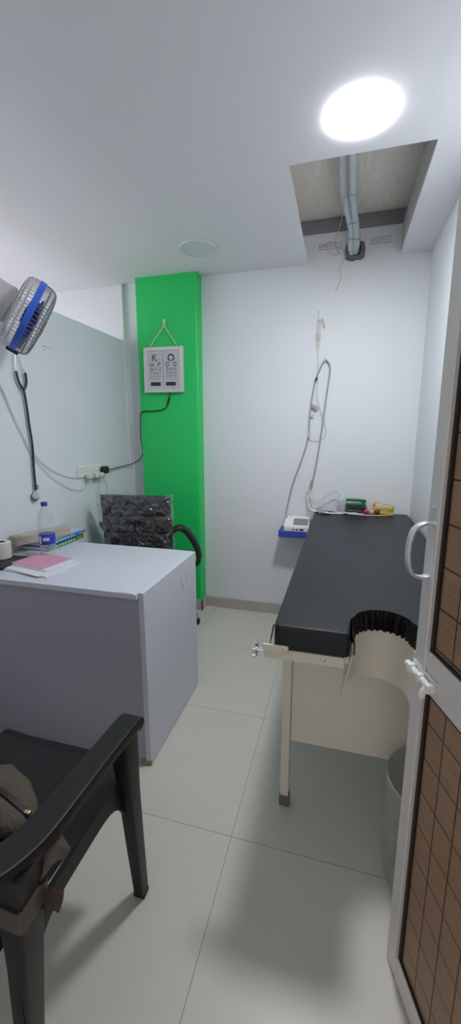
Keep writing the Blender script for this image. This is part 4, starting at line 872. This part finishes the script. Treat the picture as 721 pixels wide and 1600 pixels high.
obj('nozzle', lathe(bmesh.new(), [(0.009, 0.098), (0.009, 0.108), (0.0045, 0.114), (0.0025, 0.135), (0, 0.136)], (0.022, 2.815, 0.8235), 14), M['white'], gb, True)

# ------------------------------------------------------------------ drip set on the back wall
yv = YB - 0.016
dp = thing('drip_set', 'clear infusion drip chamber hung on the back wall with thin tubing', 'drip set', (-0.182, yv, 1.89))
obj('spike', lathe(bmesh.new(), [(0.0015, 0.235), (0.005, 0.215), (0.005, 0.195), (0.011, 0.193), (0.011, 0.186), (0.006, 0.184)], (-0.182, yv, 1.89), 14), M['white'], dp, True)
obj('drip_chamber', lathe(bmesh.new(), [(0.008, 0.184), (0.0125, 0.178), (0.0125, 0.105), (0.009, 0.095)], (-0.182, yv, 1.89), 18), M['drip'], dp, True)
obj('filter', lathe(bmesh.new(), [(0, 0.098), (0.013, 0.098), (0.013, 0.075), (0, 0.075)], (-0.183, yv, 1.89), 16), M['amberfluid'], dp, True, label='yellowed filter ring')
obj('lower_chamber', lathe(bmesh.new(), [(0.011, 0.075), (0.012, 0.06), (0.012, 0.03), (0.006, 0.012), (0.003, 0.0)], (-0.183, yv, 1.89), 16), M['drip'], dp, True)
obj('tubing', T([(-0.183, yv, 1.893), (-0.180, yv, 1.80), (-0.176, yv + 0.004, 1.70), (-0.177, yv + 0.004, 1.598), (-0.147, yv + 0.004, 1.493), (-0.115, yv + 0.004, 1.40), (-0.110, yv + 0.004, 1.36), (-0.130, yv + 0.004, 1.322), (-0.192, yv + 0.004, 1.309), (-0.215, yv + 0.004, 1.325), (-0.222, yv - 0.003, 1.36)], 0.0019, 6), M['cable_pale'], dp, True)
obj('needle_cap', T([(-0.182, yv, 1.722), (-0.192, yv, 1.698)], 0.0055, 8, 0), M['black'], dp, True, label='black needle cap')
obj('roller_clamp', B(-0.012, 0.012, -0.006, 0.006, -0.030, 0.012, bev=0.003, M4=Matrix.Translation((-0.196, yv - 0.004, 1.535)) @ Matrix.Rotation(math.radians(-50), 4, 'Y')), M['cable_grey'], dp)
obj('tube_clip', lathe(bmesh.new(), [(0, -0.003), (0.013, -0.003), (0.013, 0.003), (0, 0.003)], n=5, M4=axis_matrix((-0.205, yv - 0.002, 1.475), (0, 1, 0))), M['cable_pale'], dp)
obj('flow_regulator', lathe(bmesh.new(), [(0, -0.02), (0.008, -0.018), (0.010, 0.0), (0.007, 0.02), (0, 0.022)], n=12, M4=axis_matrix((-0.222, yv - 0.004, 1.345), (0.2, 0, 1))), M['cable_pale'], dp, True)
obj('yellow_tag', ribbon([(-0.165, yv, 2.09), (-0.154, yv - 0.004, 2.075), (-0.150, yv - 0.004, 2.05), (-0.144, yv, 2.028)], (0.010, 0.004, 0), amp=0.003, sd=4), M['amberfluid'], dp, True, label='curled yellow tape tag')
obj('wall_nail', lathe(bmesh.new(), [(0, 0), (0.0025, 0), (0.0025, 0.022), (0.0045, 0.023), (0, 0.025)], n=8, M4=axis_matrix((-0.182, YB, 2.126), (0, -1, 0.1))), M['chrome'], smooth=True, label='small nail in the back wall holding the drip set', cat='nail')
